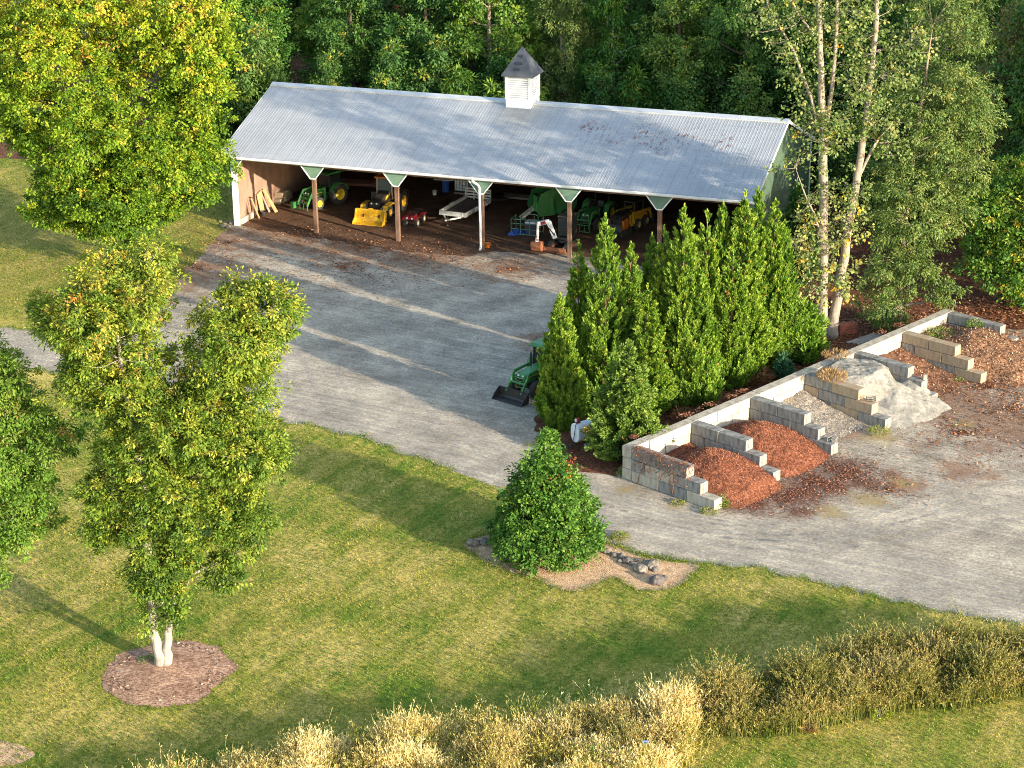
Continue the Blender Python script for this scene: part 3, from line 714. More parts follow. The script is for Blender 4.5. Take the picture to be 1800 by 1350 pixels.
L_WOOD2 = leafmat('wood leaf fresh', [(.0, (.03, .085, .016)), (.4, (.08, .18, .028)), (.7, (.15, .25, .035)), (.9, (.27, .31, .04)), (1, (.52, .36, .05))], .3, vary=.55)
L_RUST = leafmat('wood leaf russet', [(.0, (.035, .065, .02)), (.4, (.085, .125, .036)), (.65, (.16, .165, .05)), (.85, (.29, .19, .07)), (1, (.38, .16, .07))], .3, vary=.5)
L_RIGHT = leafmat('small willowy leaf', [(.0, (.03, .07, .018)), (.35, (.085, .15, .036)), (.65, (.155, .215, .055)), (.9, (.25, .27, .08)), (1, (.38, .30, .09))], .28, vary=.2)
L_THUJA = leafmat('arborvitae spray', [(.0, (.025, .09, .01)), (.3, (.09, .19, .022)), (.6, (.195, .30, .036)), (.88, (.30, .37, .055)), (1, (.34, .20, .06))], .22, .7, vary=.14)
L_CEDAR = leafmat('grey green cedar spray', [(.0, (.02, .055, .012)), (.4, (.10, .18, .028)), (.7, (.19, .27, .048)), (.95, (.31, .35, .085)), (1, (.34, .17, .05))], .22)
L_HOLLY = leafmat('holly leaf', [(.0, (.014, .06, .009)), (.4, (.05, .135, .016)), (.7, (.11, .21, .028)), (.97, (.15, .225, .04)), (1, (.18, .23, .045))], .2, .6)
L_RED = leafmat('orange red leaf', [(0, (.22, .05, .02)), (.5, (.36, .09, .025)), (1, (.42, .16, .04))], .2)

def tree(name, label, cat, base, trunks, lobes, leaf, bark, n_cl, per, cr, ln, seed, group=None, tint=None, twigs=60, **kw):
    """trunks: list of limbs [(x,y,z,r)...] in tree space; lobes in tree space"""
    root = thing(name, label, cat, base, 0, group)
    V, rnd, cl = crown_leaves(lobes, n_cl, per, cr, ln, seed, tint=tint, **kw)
    tb = MB(); rr = random.Random(seed); nodes_ = []
    for tk in trunks:
        pts = [Vector(p[:3]) for p in tk]; rad = [p[3] for p in tk]
        P2, R2 = [], []
        for i in range(len(pts) - 1):
            for j in range(4):
                f = j / 4; q = pts[i].lerp(pts[i + 1], f); wv = rad[i] * .35
                if i or j: q += Vector((rr.uniform(-wv, wv), rr.uniform(-wv, wv), 0)) * .5
                P2.append(q); R2.append(rad[i] + (rad[i + 1] - rad[i]) * f)
        P2.append(pts[-1]); R2.append(rad[-1]); tb.tube(P2, R2, 10); nodes_ += list(zip(P2, R2))
    # limbs: to every lobe, then twigs to a sample of the sprigs
    heads = list(nodes_)
    for i, l in enumerate(lobes):
        c = Vector(l[:3]); cand = [q for q in nodes_ if q[0].z < c.z + .3 and q[0].z > .8] or nodes_
        a, ra = min(cand, key=lambda q: (q[0] - c).length + abs(q[0].z + .6 * (Vector((c.x, c.y, 0)) - Vector((q[0].x, q[0].y, 0))).length - c.z) * .7)
        r0 = min(ra * .6, .05 + .02 * (a - c).length)
        pts = limb(tb, a, c, r0, .03, seed + i); heads += [(p, .03) for p in pts[2:]]
    hp = np.array([p for p, _ in heads])
    sel = np.random.default_rng(seed + 1).choice(len(cl), min(twigs, len(cl)), replace=False)
    for j in sel:
        c = cl[j]; h = heads[int(np.argmin(np.linalg.norm(hp - c, axis=1) + (hp[:, 2] > c[2] + .5) * 2))]
        limb(tb, h[0], c, .022, .008, int(j), 4, 4)
    t_ = tb.build('trunk', bark, root, smooth=True)
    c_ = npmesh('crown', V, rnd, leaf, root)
    return root
def rel(base, px, py, dy=0.0):
    """point seen at (px,py), dy metres farther than the tree's base, relative to the base"""
    p = Y(px, py, base.y + dy); return p - base
def lobes_px(base, lst):
    out = []
    for l in lst:
        px, py, rx, rz = l[:4]; dy = l[4] if len(l) > 4 else 0; ryf = l[5] if len(l) > 5 else 1
        c = rel(base, px, py, dy); mpp = (base.y + dy) / FPX / .93
        out.append((c.x, c.y, c.z, rx * mpp, rx * mpp * ryf, rz * mpp / .93))
    return out
def tr_px(base, lst): return [[(*rel(base, px, py, dy), r) for (px, py, dy, r) in tk] for tk in lst]

# front tree, two stems
b_ = G(288, 1172)
tree('broadleaf_tree', 'tall twin stemmed olive green tree standing in the mulch ring on the front lawn', 'tree', b_,
     tr_px(b_, [[(283, 1172, 0, .27), (277, 1140, 0, .215), (268, 1095, 0, .20), (262, 1000, -.2, .22), (250, 850, -.6, .16), (225, 700, -.9, .11), (200, 560, -1.0, .05)],
                [(292, 1170, 0, .24), (294, 1130, .1, .18), (297, 1095, .2, .17), (310, 980, .3, .19), (345, 800, .8, .15), (400, 640, 1.0, .10), (430, 530, 1.0, .04)]]),
     lobes_px(b_, [(195, 560, 95, 95, -.8), (150, 560, 85, 65, -.6), (100, 560, 48, 42, .4), (245, 480, 75, 48, .6), (215, 650, 105, 75, .2), (150, 650, 50, 45, -.6),
                   (440, 545, 80, 60, .5), (400, 600, 90, 75, -.5), (470, 560, 52, 58, .6), (430, 660, 68, 62, .2), 
                   (330, 760, 110, 85, -.5), (250, 760, 95, 70, .6), (410, 770, 85, 85, .3), (450, 810, 55, 65, 0), (360, 690, 62, 50, .3),
                   (225, 850, 92, 65, 0), (330, 870, 105, 85, -.5), (420, 900, 55, 80, .4), (300, 940, 82, 70, 0), (390, 985, 40, 45, .2), (190, 920, 48, 42, .3),
                   (290, 1010, 52, 50, -.2), (287, 1058, 46, 50, -.3), (270, 1000, 40, 50, -.5), (262, 930, 50, 50, -.6), (310, 1080, 26, 26, -.4), (230, 700, 60, 60, -1), (230, 780, 50, 60, -1)]),
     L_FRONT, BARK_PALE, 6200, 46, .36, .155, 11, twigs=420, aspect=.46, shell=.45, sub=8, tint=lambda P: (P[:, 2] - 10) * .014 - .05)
# its neighbour at the left edge of the frame
b_ = G(-95, 1150)
tree('broadleaf_tree', 'leafy green tree cut off by the left edge, left of the twin stemmed tree', 'tree', b_,
     tr_px(b_, [[(-95, 1150, 0, .36), (-90, 1000, 0, .28), (-80, 800, 0, .18), (-70, 640, 0, .06)]]),
     lobes_px(b_, [(-30, 650, 65, 65), (-60, 600, 70, 70), (20, 710, 55, 40, .5), (50, 780, 78, 55, .3), (10, 860, 105, 70, -.3), (-60, 760, 120, 110), (40, 900, 50, 42), (-60, 900, 110, 90), (-30, 980, 34, 50), (-120, 980, 70, 80)]),
     L_EDGE, BARK_PALE, 3400, 42, .36, .155, 23, sub=7, twigs=90, aspect=.42)
# the big yellowing oak
b_ = G(217, 474)
tree('oak_tree', 'huge yellow green oak with orange tinged leaves beside the left end of the shed', 'tree', b_,
     tr_px(b_, [[(217, 476, 0, .42), (215, 440, 0, .34), (205, 330, 0, .33), (195, 180, 0, .28), (185, 60, 0, .22), (170, -60, 0, .1)]]),
     lobes_px(b_, [(190, 120, 150, 120, 0), (70, 70, 95, 80, -1), (310, 70, 95, 80, 0), (60, 170, 80, 60, -1.5), (330, 180, 78, 75, .5), (180, 10, 150, 70, 0), (-30, 100, 80, 90, 0),
                   (130, 230, 110, 60, -2.2), (250, 250, 105, 60, -2), (60, 250, 62, 40, -1.5), (330, 265, 62, 45, -1), (180, 320, 110, 50, -2.2), (100, 330, 62, 40, -2), (265, 330, 70, 46, -2), (355, 300, 50, 42, .5), (340, 335, 42, 26, .8),
                   (90, 360, 52, 26, -2), (215, 375, 75, 36, -1.6), (165, 392, 36, 28, -1.6), (225, 415, 40, 24, -.8), (130, 372, 36, 24, -1.2), (290, 362, 36, 22, -1)]),
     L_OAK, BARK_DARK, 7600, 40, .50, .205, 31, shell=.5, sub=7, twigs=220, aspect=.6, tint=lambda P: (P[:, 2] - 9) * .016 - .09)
# tulip tree with two pale stems
b_ = G(1452, 592)
pop_lobes = lobes_px(b_, [(1395, 45, 55, 60, 1), (1350, 0, 40, 50), (1400, 130, 30, 40, .5), (1445, 60, 45, 60), (1430, 215, 45, 48, -.5), (1448, 250, 55, 40, -.6), (1475, 210, 40, 40), (1520, 60, 55, 60, 1), (1550, 130, 60, 45, .5),
                          (1510, 150, 45, 50, -.5), (1540, 215, 50, 30), (1560, 250, 40, 26, .4), (1600, 70, 45, 35, .5), (1400, 295, 30, 24, -1), (1490, 345, 42, 32, -.4), (1495, 395, 30, 30, -.5), (1490, 20, 60, 60)])
# sprouts up the left stem and thin sprays at the foot
pop_low = lobes_px(b_, [(1420, 390, 26, 60, -.4), (1412, 440, 28, 50, -.3), (1425, 500, 30, 45, -.5), (1455, 470, 40, 40, -.6), (1470, 430, 26, 40, -.3), (1435, 350, 26, 36, -.2), (1480, 500, 28, 28)])
pop = tree('tulip_tree', 'tall thin tulip tree with two bare pale stems right of the shed', 'tree', b_,
     tr_px(b_, [[(1447, 592, 0, .36), (1446, 540, 0, .30), (1447, 400, 0, .29), (1448, 250, 0, .26), (1444, 150, 0, .2), (1440, 30, 0, .16), (1436, -120, 0, .08)],
                [(1462, 594, -.1, .40), (1466, 560, -.1, .31), (1480, 480, 0, .28), (1497, 370, 0, .25), (1512, 280, .2, .22), (1530, 150, .3, .18), (1541, 30, .4, .15), (1545, -120, .4, .08)],
                [(1448, 260, 0, .15), (1462, 160, .2, .13), (1470, 60, .3, .11), (1474, -100, .3, .06)],
                [(1446, 250, 0, .12), (1425, 170, .3, .10), (1395, 90, .5, .08), (1350, 10, .8, .05), (1335, -60, .9, .03)],
                [(1505, 320, 0, .10), (1540, 250, .3, .08), (1570, 215, .6, .05)],
                [(1430, 60, 0, .08), (1400, 20, .2, .06), (1370, -60, .5, .03)],
                [(1447, 420, 0, .09), (1428, 370, -.6, .06), (1412, 335, -.9, .04), (1400, 300, -1, .02)]]),
     pop_lobes + pop_low, L_POP, BARK_TULIP, 1050, 14, .48, .20, 41, twigs=420, shell=.25, aspect=.8, tint=lambda P: np.where(P[:, 2] < 9, .16, -.02))
# trees to its right
b_ = G(1582, 574)
tree('broadleaf_tree', 'dull green tree with drooping small leaves right of the tulip tree, behind the block wall', 'tree', b_,
     tr_px(b_, [[(1582, 574, 0, .17), (1583, 500, 0, .15), (1590, 400, .3, .13), (1605, 280, .6, .11), (1625, 150, 1, .08), (1640, 40, 1, .03)]]),
     lobes_px(b_, [(1640, 260, 85, 60, 1), (1600, 330, 70, 50, -.3), (1670, 300, 62, 52, .5), (1690, 200, 55, 60, 1.2), (1640, 170, 85, 70, 1.5), (1660, 60, 70, 62, 1.5), (1600, 395, 78, 36, -.8), (1650, 380, 52, 36, 0), (1570, 300, 45, 45, 1),
                   (1590, 445, 62, 34, -.6), (1565, 500, 44, 38, -.8), (1550, 545, 34, 30, -1), (1625, 470, 40, 32, -.8), (1650, 520, 34, 32, -1.5), (1585, 540, 30, 24, .5), (1560, 400, 40, 40, .2), (1690, 140, 40, 40, .5)]),
     L_RIGHT, BARK_GREY, 2900, 34, .42, .19, 43, sub=7, twigs=200, aspect=.36, droop=.55)
b_ = G(1800, 540)
tree('round_tree', 'bright green round tree at the right edge behind the leaf covered heap', 'tree', b_,
     tr_px(b_, [[(1800, 540, 0, .25), (1802, 450, 0, .2), (1805, 340, 0, .1)]]),
     lobes_px(b_, [(1790, 335, 62, 55, -.5), (1750, 385, 50, 45, -1), (1810, 400, 85, 70, -1), (1740, 440, 42, 36, -.8), (1775, 470, 62, 42, -1.4), (1840, 480, 60, 50, -1), (1720, 410, 30, 30, 0), (1860, 360, 70, 80, 0), (1800, 505, 42, 20, -1.5)]),
     L_WOOD2, BARK_GREY, 2400, 26, .44, .23, 47, sub=7, twigs=60, aspect=.5, tint=lambda P: .16 + 0 * P[:, 2])

# --- conifers: plumes of upswept sprays round a straight stem
def conifer_mesh(H, Rb, n_pl, per, ln, seed, up=.9, prof=.8, skirt=.12, spread=.5, len_f=.55, wd=.34, droop=0):
    g = np.random.default_rng(seed)
    h = H * (1 - (1 - g.random(n_pl)) ** 1.0 * 1.0); f = np.sqrt(g.random(n_pl)); h = H * (1 - f) * .985 + .05   # more plumes low, where the cone is wide
    az = g.random(n_pl) * 2 * np.pi
    lob = 1 + .16 * np.sin(az * 3 + h * 1.3 + seed) + .10 * np.sin(az * 7 - h * 2.1)
    Rr = Rb * np.clip(((H - h) / H), 0, 1) ** prof * lob * np.where(h < H * skirt, .55 + .45 * h / (H * skirt), 1)
    Rr = np.maximum(Rr, .05) * (.80 + .28 * g.random(n_pl))
    out = np.stack([np.cos(az), np.sin(az), np.zeros(n_pl)], 1)
    L = np.clip(Rr * len_f + .25, .35, 1.5)
    pd = unit(out + np.array([0, 0, 1.0]) * (up * (.7 + .6 * g.random(n_pl)))[:, None])
    Rr = Rr * (1 + .10 * np.sin(h * 4.1 + az * 5)); tip = out * Rr[:, None]; tip[:, 2] = np.minimum(h + L * .35, H * 1.0)
    b0 = tip - pd * L[:, None]
    k = np.repeat(np.arange(n_pl), per); m = len(k); s = g.random(m) ** .75
    P = b0[k] + pd[k] * (L[k] * s)[:, None]
    side = unit(g.normal(size=(m, 3))); D = unit(pd[k] + side * spread + np.array([0, 0, -droop]))
    P = P + side * (.10 * L[k] * (1 - s * .6))[:, None]
    Nn = unit(g.normal(size=(m, 3)) * .5 + out[k] * .9 + np.array([0, 0, .35]))
    ll = ln * (.6 + .8 * g.random(m))
    rnd = np.clip(.42 + g.normal(0, .10, n_pl)[k] + g.normal(0, .09, m) + .20 * (s - .5), 0, 1)
    rnd[g.random(m) < .003] = 1; rnd[np.isin(k, np.nonzero(g.random(n_pl) < .005)[0])] = .98
    # leader
    P2 = np.zeros((60, 3)); P2[:, 2] = H * (.93 + .07 * g.random(60)); D2 = unit(g.normal(size=(60, 3)) * .25 + np.array([0, 0, 1])); N2 = unit(g.normal(size=(60, 3)))
    V = np.concatenate([leaf_quads(P, D, Nn, ll, ll * wd), leaf_quads(P2, D2, N2, np.full(60, ln * 1.1), np.full(60, ln * .3))])
    return V, np.concatenate([rnd, np.full(60, .75)])
def conifer(name, label, cat, base, H, Rb, leaf, seed, group=None, bark=BARK_RED, **kw):
    root = thing(name, label, cat, base, 0, group)
    V, rnd = conifer_mesh(H, Rb, seed=seed, **kw)
    MB().tube([(0, 0, 0), (0, 0, H * .5), (0, 0, H * .93)], [Rb * .075 + .03, Rb * .05, .02], 8).build('trunk', bark, root, smooth=True)
    npmesh('crown', V, rnd, leaf, root)
    return root
# tips as seen in the photograph, and where each stem stands in the row
ARB_GROUP = 'arborvitae trees in the tall screen row'
row = [  # tip px, tip py, base px, base py, radius, label
    (986, 518, 986, 748, 1.40, 'arborvitae at the drive end of the row, in front of the green tractor'),
    (1021, 425, 1017, 705, 1.35, 'arborvitae just left of the tallest one at the drive end of the row'),
    (1060, 378, 1062, 722, 1.75, 'tall broad arborvitae whose tip stands before the shadowed loader tractor in the shed'),
    (1105, 428, 1105, 712, 1.35, 'shorter arborvitae with its tip in front of the shed earth floor'),
    (1146, 412, 1142, 690, 1.2, 'slender arborvitae, left one of a close pair before the fifth shed bay'),
    (1160, 398, 1162, 704, 1.3, 'slender arborvitae, right one of a close pair before the fifth shed bay'),
    (1193, 362, 1196, 712, 1.75, 'broad arborvitae with its tip just right of the fifth shed post'),
    (1239, 372, 1236, 676, 1.35, 'arborvitae with a thin spire against the dark last shed bay, left of two'),
    (1267, 356, 1262, 660, 1.2, 'arborvitae with a thin spire against the dark last shed bay, right of two'),
    (1301, 336, 1300, 664, 1.65, 'tall arborvitae whose tip overlaps the right end of the shed eave'),
    (1325, 330, 1322, 640, 1.3, 'arborvitae whose tip reaches the lower right corner of the roof'),
    (1354, 352, 1352, 640, 1.35, 'arborvitae before the green gable wall, left of two'),
    (1367, 388, 1370, 636, 1.3, 'arborvitae before the green gable wall, right of two'),
    (1286, 432, 1282, 678, 1.3, 'low arborvitae filling the front of the row near the dead bracken'),
    (1205, 470, 1222, 716, 1.5, 'low arborvitae filling the front of the row beside the black pot'),
    (1130, 500, 1135, 735, 1.4, 'low arborvitae in the front of the row above the grey green cedar'),
]
forms = []
for i, (tx, ty, bx, by, rb_, lab) in enumerate(row):
    base = G(bx, by); H = Y(tx, ty, base.y).z; rb_ *= 1.06
    if i < 6:
        o = conifer('arborvitae', lab, 'conifer', base, H, rb_, L_THUJA, 100 + i, ARB_GROUP, n_pl=1000, per=56, ln=.17, up=1.7, prof=.68, spread=.42, len_f=.40, wd=.36); forms.append((o, H, rb_))
    else:
        o, H0, r0 = forms[(i * 5 + 2) % 6]; q = rb_ / r0; dup(o, base, 1.1 * i, lab, ARB_GROUP, (q, q, H / H0))
base = G(1398, 500); conifer('arborvitae', 'dark arborvitae standing apart against the gable wall, beside the tulip tree', 'conifer', base, Y(1395, 330, base.y).z, 1.3, L_WOOD, 131, None, n_pl=520, per=28, ln=.36, up=1.35, prof=.6, spread=.42, len_f=.5, wd=.36)
base = G(1101, 800); conifer('cedar_tree', 'loose grey green cedar with spreading boughs beside the white tank', 'conifer', base, Y(1095, 600, base.y).z, 2.15, L_CEDAR, 140, None, n_pl=620, per=60, ln=.19, up=.45, prof=.75, spread=.85, len_f=.55, wd=.42, skirt=.05)
base = G(1408, 632); conifer('juniper_bush', 'low bushy juniper at the foot of the tulip tree', 'shrub', base, Y(1410, 530, base.y).z, 1.5, L_THUJA, 150, None, n_pl=420, per=26, ln=.30, up=1.1, prof=.45, spread=.6, len_f=.6, wd=.3)
base = G(1352, 648); conifer('bush', 'small yellow green feathery bush in front of the arborvitae row', 'shrub', base, Y(1347, 588, base.y).z, .75, leafmat('yellow green foliage', [(0, (.08, .12, .01)), (.5, (.19, .23, .02)), (1, (.34, .32, .05))]), 151, None, n_pl=160, per=24, ln=.24, up=1.2, prof=.4, spread=.6, len_f=.7, wd=.25)
base = G(1375, 665); conifer('bush', 'small blue green sapling just behind the block wall', 'shrub', base, Y(1372, 622, base.y).z, .6, leafmat('blue green foliage', [(0, (.03, .09, .05)), (.5, (.07, .17, .08)), (1, (.14, .25, .12))]), 152, None, n_pl=120, per=22, ln=.18, up=.8, prof=.4, spread=.8, len_f=.7, wd=.5)
# the holly by the drive
hb_ = G(960, 972)
hroot = thing('holly_tree', 'dense dark green broad cone shaped holly on the pine straw bed by the drive', 'tree', hb_)
Hh = Y(962, 764, hb_.y).z
hl = []
g = np.random.default_rng(5)
for lev, (hf, rr_) in enumerate([(.09, 2.2), (.21, 2.25), (.35, 2.0), (.50, 1.72), (.64, 1.38), (.77, 1.0), (.88, .62)]):
    nl = max(1, int(7 - lev * .7))
    for k in range(nl):
        a = 2 * PI * k / nl + lev * .7; q = rr_ * (.56 + .14 * g.random())
        hl.append((q * math.cos(a), q * math.sin(a), Hh * hf + g.normal() * .1, rr_ * .50, rr_ * .50, .58 + .1 * g.random()))
hl.append((0, 0, Hh * .95, .30, .30, .45))
V, rnd, cl = crown_leaves(hl, 2300, 22, .30, .165, 61, droop=.1, shell=.75, aspect=.6, flat=.8)
npmesh('crown', V, rnd, L_HOLLY, hroot)
MB().tube([(0, 0, 0), (0, 0, Hh * .5), (0, 0, Hh * .9)], [.2, .12, .03], 8).build('trunk', BARK_GREY, hroot, smooth=True)
# red creeper showing through it
rp = [rel(hb_, px, py, dy) for px, py, dy in ((960, 838, -.9), (965, 850, -1.0), (963, 862, -1.1), (993, 815, -.6), (1000, 826, -.7), (983, 830, -.8), (998, 835, -.9), (1003, 812, -.5), (954, 842, -.9), (978, 838, -.9), (1012, 803, -.2))]
rp = np.array([tuple(p) for p in rp]); k = np.repeat(np.arange(len(rp)), 7); g = np.random.default_rng(3)
P = rp[k] + g.normal(size=(len(k), 3)) * np.array([.13, .10, .12]); D = unit(g.normal(size=(len(k), 3)) + np.array([0, -.6, 0])); Nn = unit(g.normal(size=(len(k), 3)) * .5 + np.array([.3, -.7, .4]))
npmesh('creeper', leaf_quads(P, D, Nn, np.full(len(k), .11), np.full(len(k), .06)), g.random(len(k)), L_RED, hroot)

# --- the wood behind the shed: a few crowns, many trees
protos = []
def wood_proto(seed, H, Rr, leaf, bark, zlow, ln, aspect, droop, n_cl=900):
    g = np.random.default_rng(seed); lo = []
    for k in range(13):
        z = zlow + (H - zlow) * (k + .5) / 13; e = math.sin(min(1, .30 + .7 * (k + .5) / 13 * 1.25) * PI) ** .5
        for _ in range(3 if k < 9 else 2):
            a = g.random() * 2 * PI; q = Rr * e * (.45 + .4 * g.random())
            lo.append((q * math.cos(a), q * math.sin(a), z + g.normal() * .5, Rr * .42 * (.7 + .5 * g.random()), Rr * .42 * (.7 + .5 * g.random()), 1.1 + .7 * g.random()))
    tk = [[(0, 0, -.1, .3), (.1, 0, H * .3, .24), (-.1, .1, H * .6, .16), (0, 0, H * .92, .04)]]
    r = tree('woodland_tree', 'x', 'tree', (0, 0, 0), tk, lo, leaf, bark, n_cl, 36, .62, ln * .8, seed, 'woodland trees behind the shed', twigs=90, droop=droop, aspect=aspect, shell=.5, sub=3)
    return r
PR = {'deep': wood_proto(201, 17, 4.2, L_WOOD, BARK_DARK, 2.0, .33, .5, .35), 'fresh': wood_proto(202, 16, 4.0, L_WOOD2, BARK_GREY, 1.5, .31, .6, .3),
      'russet': wood_proto(203, 16, 4.2, L_RUST, BARK_DARK, 2.5, .32, .55, .3), 'willowy': wood_proto(204, 18, 4.0, L_RIGHT, BARK_GREY, 3.5, .34, .34, .5),
      'locust': wood_proto(205, 15, 4.2, L_WOOD2, BARK_PALE, 2.5, .46, .28, .5, 700), 'thicket': wood_proto(206, 6.5, 3.0, L_WOOD, BARK_DARK, .3, .28, .55, .3, 700),
      'sumac': wood_proto(207, 7.5, 3.0, L_WOOD2, BARK_RED, .8, .55, .26, .55, 420)}
KIND = {'deep': 'dark green broadleaf tree', 'fresh': 'fresh green broadleaf tree', 'russet': 'dull russet tinged tree', 'willowy': 'grey green tree with narrow leaves', 'locust': 'pale stemmed feathery leaved tree',
        'thicket': 'dark low thicket bush', 'sumac': 'low sumac with drooping long leaves'}
used = {}
def wood(kind, x, y, s, label, rz, z=1.0):
    p = S(x, y); cat = 'shrub' if kind in ('thicket', 'sumac') else 'tree'
    src = PR[kind]
    if kind not in used: o = src; used[kind] = 1; o.location = p; o.rotation_euler = (0, 0, rz); o.scale = (s, s, s * z); o['label'] = label
    else: o = dup(src, p, rz, label, None, (s, s, s * z))
    o['category'] = cat
    o.name = 'woodland_shrub' if cat == 'shrub' else 'woodland_tree'
    o['group'] = 'woodland shrubs along the back of the shed' if cat == 'shrub' else 'woodland trees behind the shed'
def where(x):
    if x < -4: return 'beyond the big oak'
    if x < 3: return 'behind the left end of the shed roof'
    if x < 11: return 'behind the left part of the shed roof'
    if x < 17.5: return 'just left of the cupola'
    if x < 23: return 'behind the cupola'
    if x < 31: return 'behind the right part of the shed roof'
    if x < 39: return 'behind the right end of the shed roof'
    if x < 47: return 'behind the tulip tree'
    return 'behind the dull green tree'
rr = random.Random(9)
shrubs = [('thicket', -2, 20.5, 1.0), ('thicket', 3.5, 20.8, 1.1), ('sumac', 9.5, 20.8, .9), ('thicket', 7, 22.5, 1.2), ('sumac', 14.8, 21.2, 1.0), ('thicket', 12, 23.2, 1.15), ('thicket', 21.5, 20.6, 1.0), ('sumac', 23.6, 21.5, .95), ('thicket', 28, 20.8, 1.05), ('thicket', 33, 21, 1.15), ('thicket', 38, 21, 1.0), ('thicket', 43, 19, 1.1), ('thicket', 47.5, 15, 1.0), ('thicket', -7.5, 19, 1.2), ('thicket', -12, 16, 1.2)]
front = [('fresh', -9, 22, .9), ('deep', -2, 25.5, .95), ('deep', 4.5, 26, 1.0), ('fresh', 10, 26.5, 1.0), ('willowy', 16, 27, .9), ('locust', 20.8, 25.5, .95), ('deep', 26, 26.5, 1.0), ('deep', 31.5, 26, 1.05), ('fresh', 37, 25.5, .95), ('deep', 42, 23.5, 1.0), ('willowy', 48.5, 20, 1.0), ('russet', 54, 13.5, .95)]
second = [('deep', -14, 30, 1), ('fresh', -6, 33, 1.05), ('russet', .5, 33, 1.0), ('fresh', 7, 34, 1.1), ('deep', 13.5, 34.5, 1.05), ('russet', 18, 35, 1.1), ('deep', 23.5, 34, 1.1), ('fresh', 29, 34.5, 1.05), ('deep', 34.5, 34, 1.1), ('russet', 40.5, 33, 1.0), ('deep', 46.5, 30, 1.1), ('deep', 52.5, 26, 1.05), ('russet', 58, 20, 1.05), ('deep', 59, 9, .95)]
third = [(('deep', 'russet', 'deep', 'fresh')[i % 4], -24 + 6.5 * i + rr.uniform(-1, 1), 44 + rr.uniform(-2, 2), 1.15) for i in range(15)] + [(('deep', 'fresh', 'deep')[i % 3], -30 + 8 * i + rr.uniform(-1, 1), 57 + rr.uniform(-2, 2), 1.3) for i in range(15)]
def wlab(kind, x, order, n):
    return KIND[kind] + {0: ' close ', 1: ' in the first rank ', 2: ' in the second rank ', 3: ' deep in the wood '}[order].replace(' right ', ' close ') + where(x)
for order, lst in ((0, shrubs), (1, front), (2, second), (3, third)):
    for (k_, x, y, s) in lst:
        wood(k_, x, y, s * rr.uniform(.95, 1.05), wlab(k_, x, order, 0), rr.uniform(0, 6.28), rr.uniform(.95, 1.1))
# tall trees at the right edge, mostly out of the picture, that shade the wood and the roof
for (wx, wy, s, k_) in ((41, 121, 1.25, 'deep'), (52, 112, 1.3, 'fresh'), (37, 131, 1.25, 'deep'), (49, 126, 1.2, 'deep')):
    q = Vector((wx, wy, 0)) - S0
    wood(k_, q.dot(SX), q.dot(SY), s, KIND[k_] + ' at the right edge ' + {121: 'behind the round bright green tree', 112: 'farthest from the bins', 131: 'in the dark corner of the wood', 126: 'behind the others'}[wy], rr.uniform(0, 6), 1.05)

# --- rough grass and weeds in front
def stalks(poly, n, hmin, hmax, seed, lean=.35, curl=.5, wid=.02, seg=3, head=None, n_head=0, head_len=.12, fade=.6, clump=.5, hfun=None):
    """thin ribbons rooted inside a polygon, in tussocks; returns (V, rnd)"""
    g = np.random.default_rng(seed); poly = np.asarray(poly); lo, hi = poly.min(0), poly.max(0)
    nt = max(10, n // 28); T = lo + (hi - lo) * g.random((nt * 4, 2)); T = T[inpoly(T, poly)][:nt]
    k = g.integers(0, len(T), n); P = T[k] + g.normal(size=(n, 2)) * clump; P = P[inpoly(P, poly) | (g.random(n) < .12)]; n = len(P); k = k[:n]
    th = g.random(len(T)); tt = g.normal(0, .12, len(T))
    Hh = (hmin + (hmax - hmin) * (.5 * th[k] + .5 * g.random(n)))
    Hh = Hh * np.array([.78 + .75 * mnoise.noise((x * .55, y * .9, seed)) + .3 * mnoise.noise((x * 1.9, y * 1.9, seed)) for x, y in P]).clip(.35, 1.35)
    if hfun is not None: Hh = Hh * hfun(P)
    az = g.random(n) * 2 * np.pi; ln_ = lean * (.3 + g.random(n)); dx = np.stack([np.cos(az), np.sin(az)], 1)
    fa = g.random(n) * 2 * np.pi; sd = np.stack([np.cos(fa), np.sin(fa), np.zeros(n)], 1)
    faces = []; rn = []; base_r = np.clip(.5 + tt[k] + .42 * np.array([mnoise.noise((x * .45 + 7, y * .6, seed)) for x, y in P]) + g.normal(0, .12, n), 0, 1)
    def pt(f):
        r = ln_ * Hh * (f ** 1.8) * (1 + curl * f)
        return np.concatenate([P + dx * r[:, None], (Hh * (f - .18 * curl * f ** 3 * ln_))[:, None]], 1)
    for s in range(seg):
        a, b = pt(s / seg), pt((s + 1) / seg); wa, wb = wid * (1 - fade * s / seg), wid * (1 - fade * (s + 1) / seg)
        faces.append(np.stack([a - sd * wa, a + sd * wa, b + sd * wb, b - sd * wb], 1)); rn.append(np.clip(base_r - .22 + .3 * (s + .5) / seg, 0, 1))
    if n_head:
        top = pt(1.0); D0 = unit(top - pt(.8))
        for j in range(n_head):
            q = pt(1 - .34 * g.random()) if n_head > 1 else top
            D = unit(D0 + g.normal(size=(n, 3)) * (.55 if n_head > 1 else .25) + np.array([0, 0, -.25 if n_head == 1 else .3])); Nn = unit(g.normal(size=(n, 3)))
            l = head_len * (.6 + .8 * g.random(n)); faces.append(leaf_quads(q, D, Nn, l, l * .24)); rn.append(np.clip(base_r + .24, 0, 1))
    return np.concatenate(faces), np.concatenate(rn)
L_GOLD = leafmat('dry golden grass', [(0, (.085, .11, .022)), (.25, (.22, .20, .05)), (.5, (.48, .37, .12)), (.72, (.66, .53, .22)), (1, (.84, .73, .41))], .3, .7)
L_OLIVE = leafmat('olive weeds', [(0, (.035, .048, .010)), (.3, (.10, .115, .024)), (.55, (.19, .195, .045)), (.8, (.29, .25, .08)), (1, (.38, .29, .12))], .2, .7)
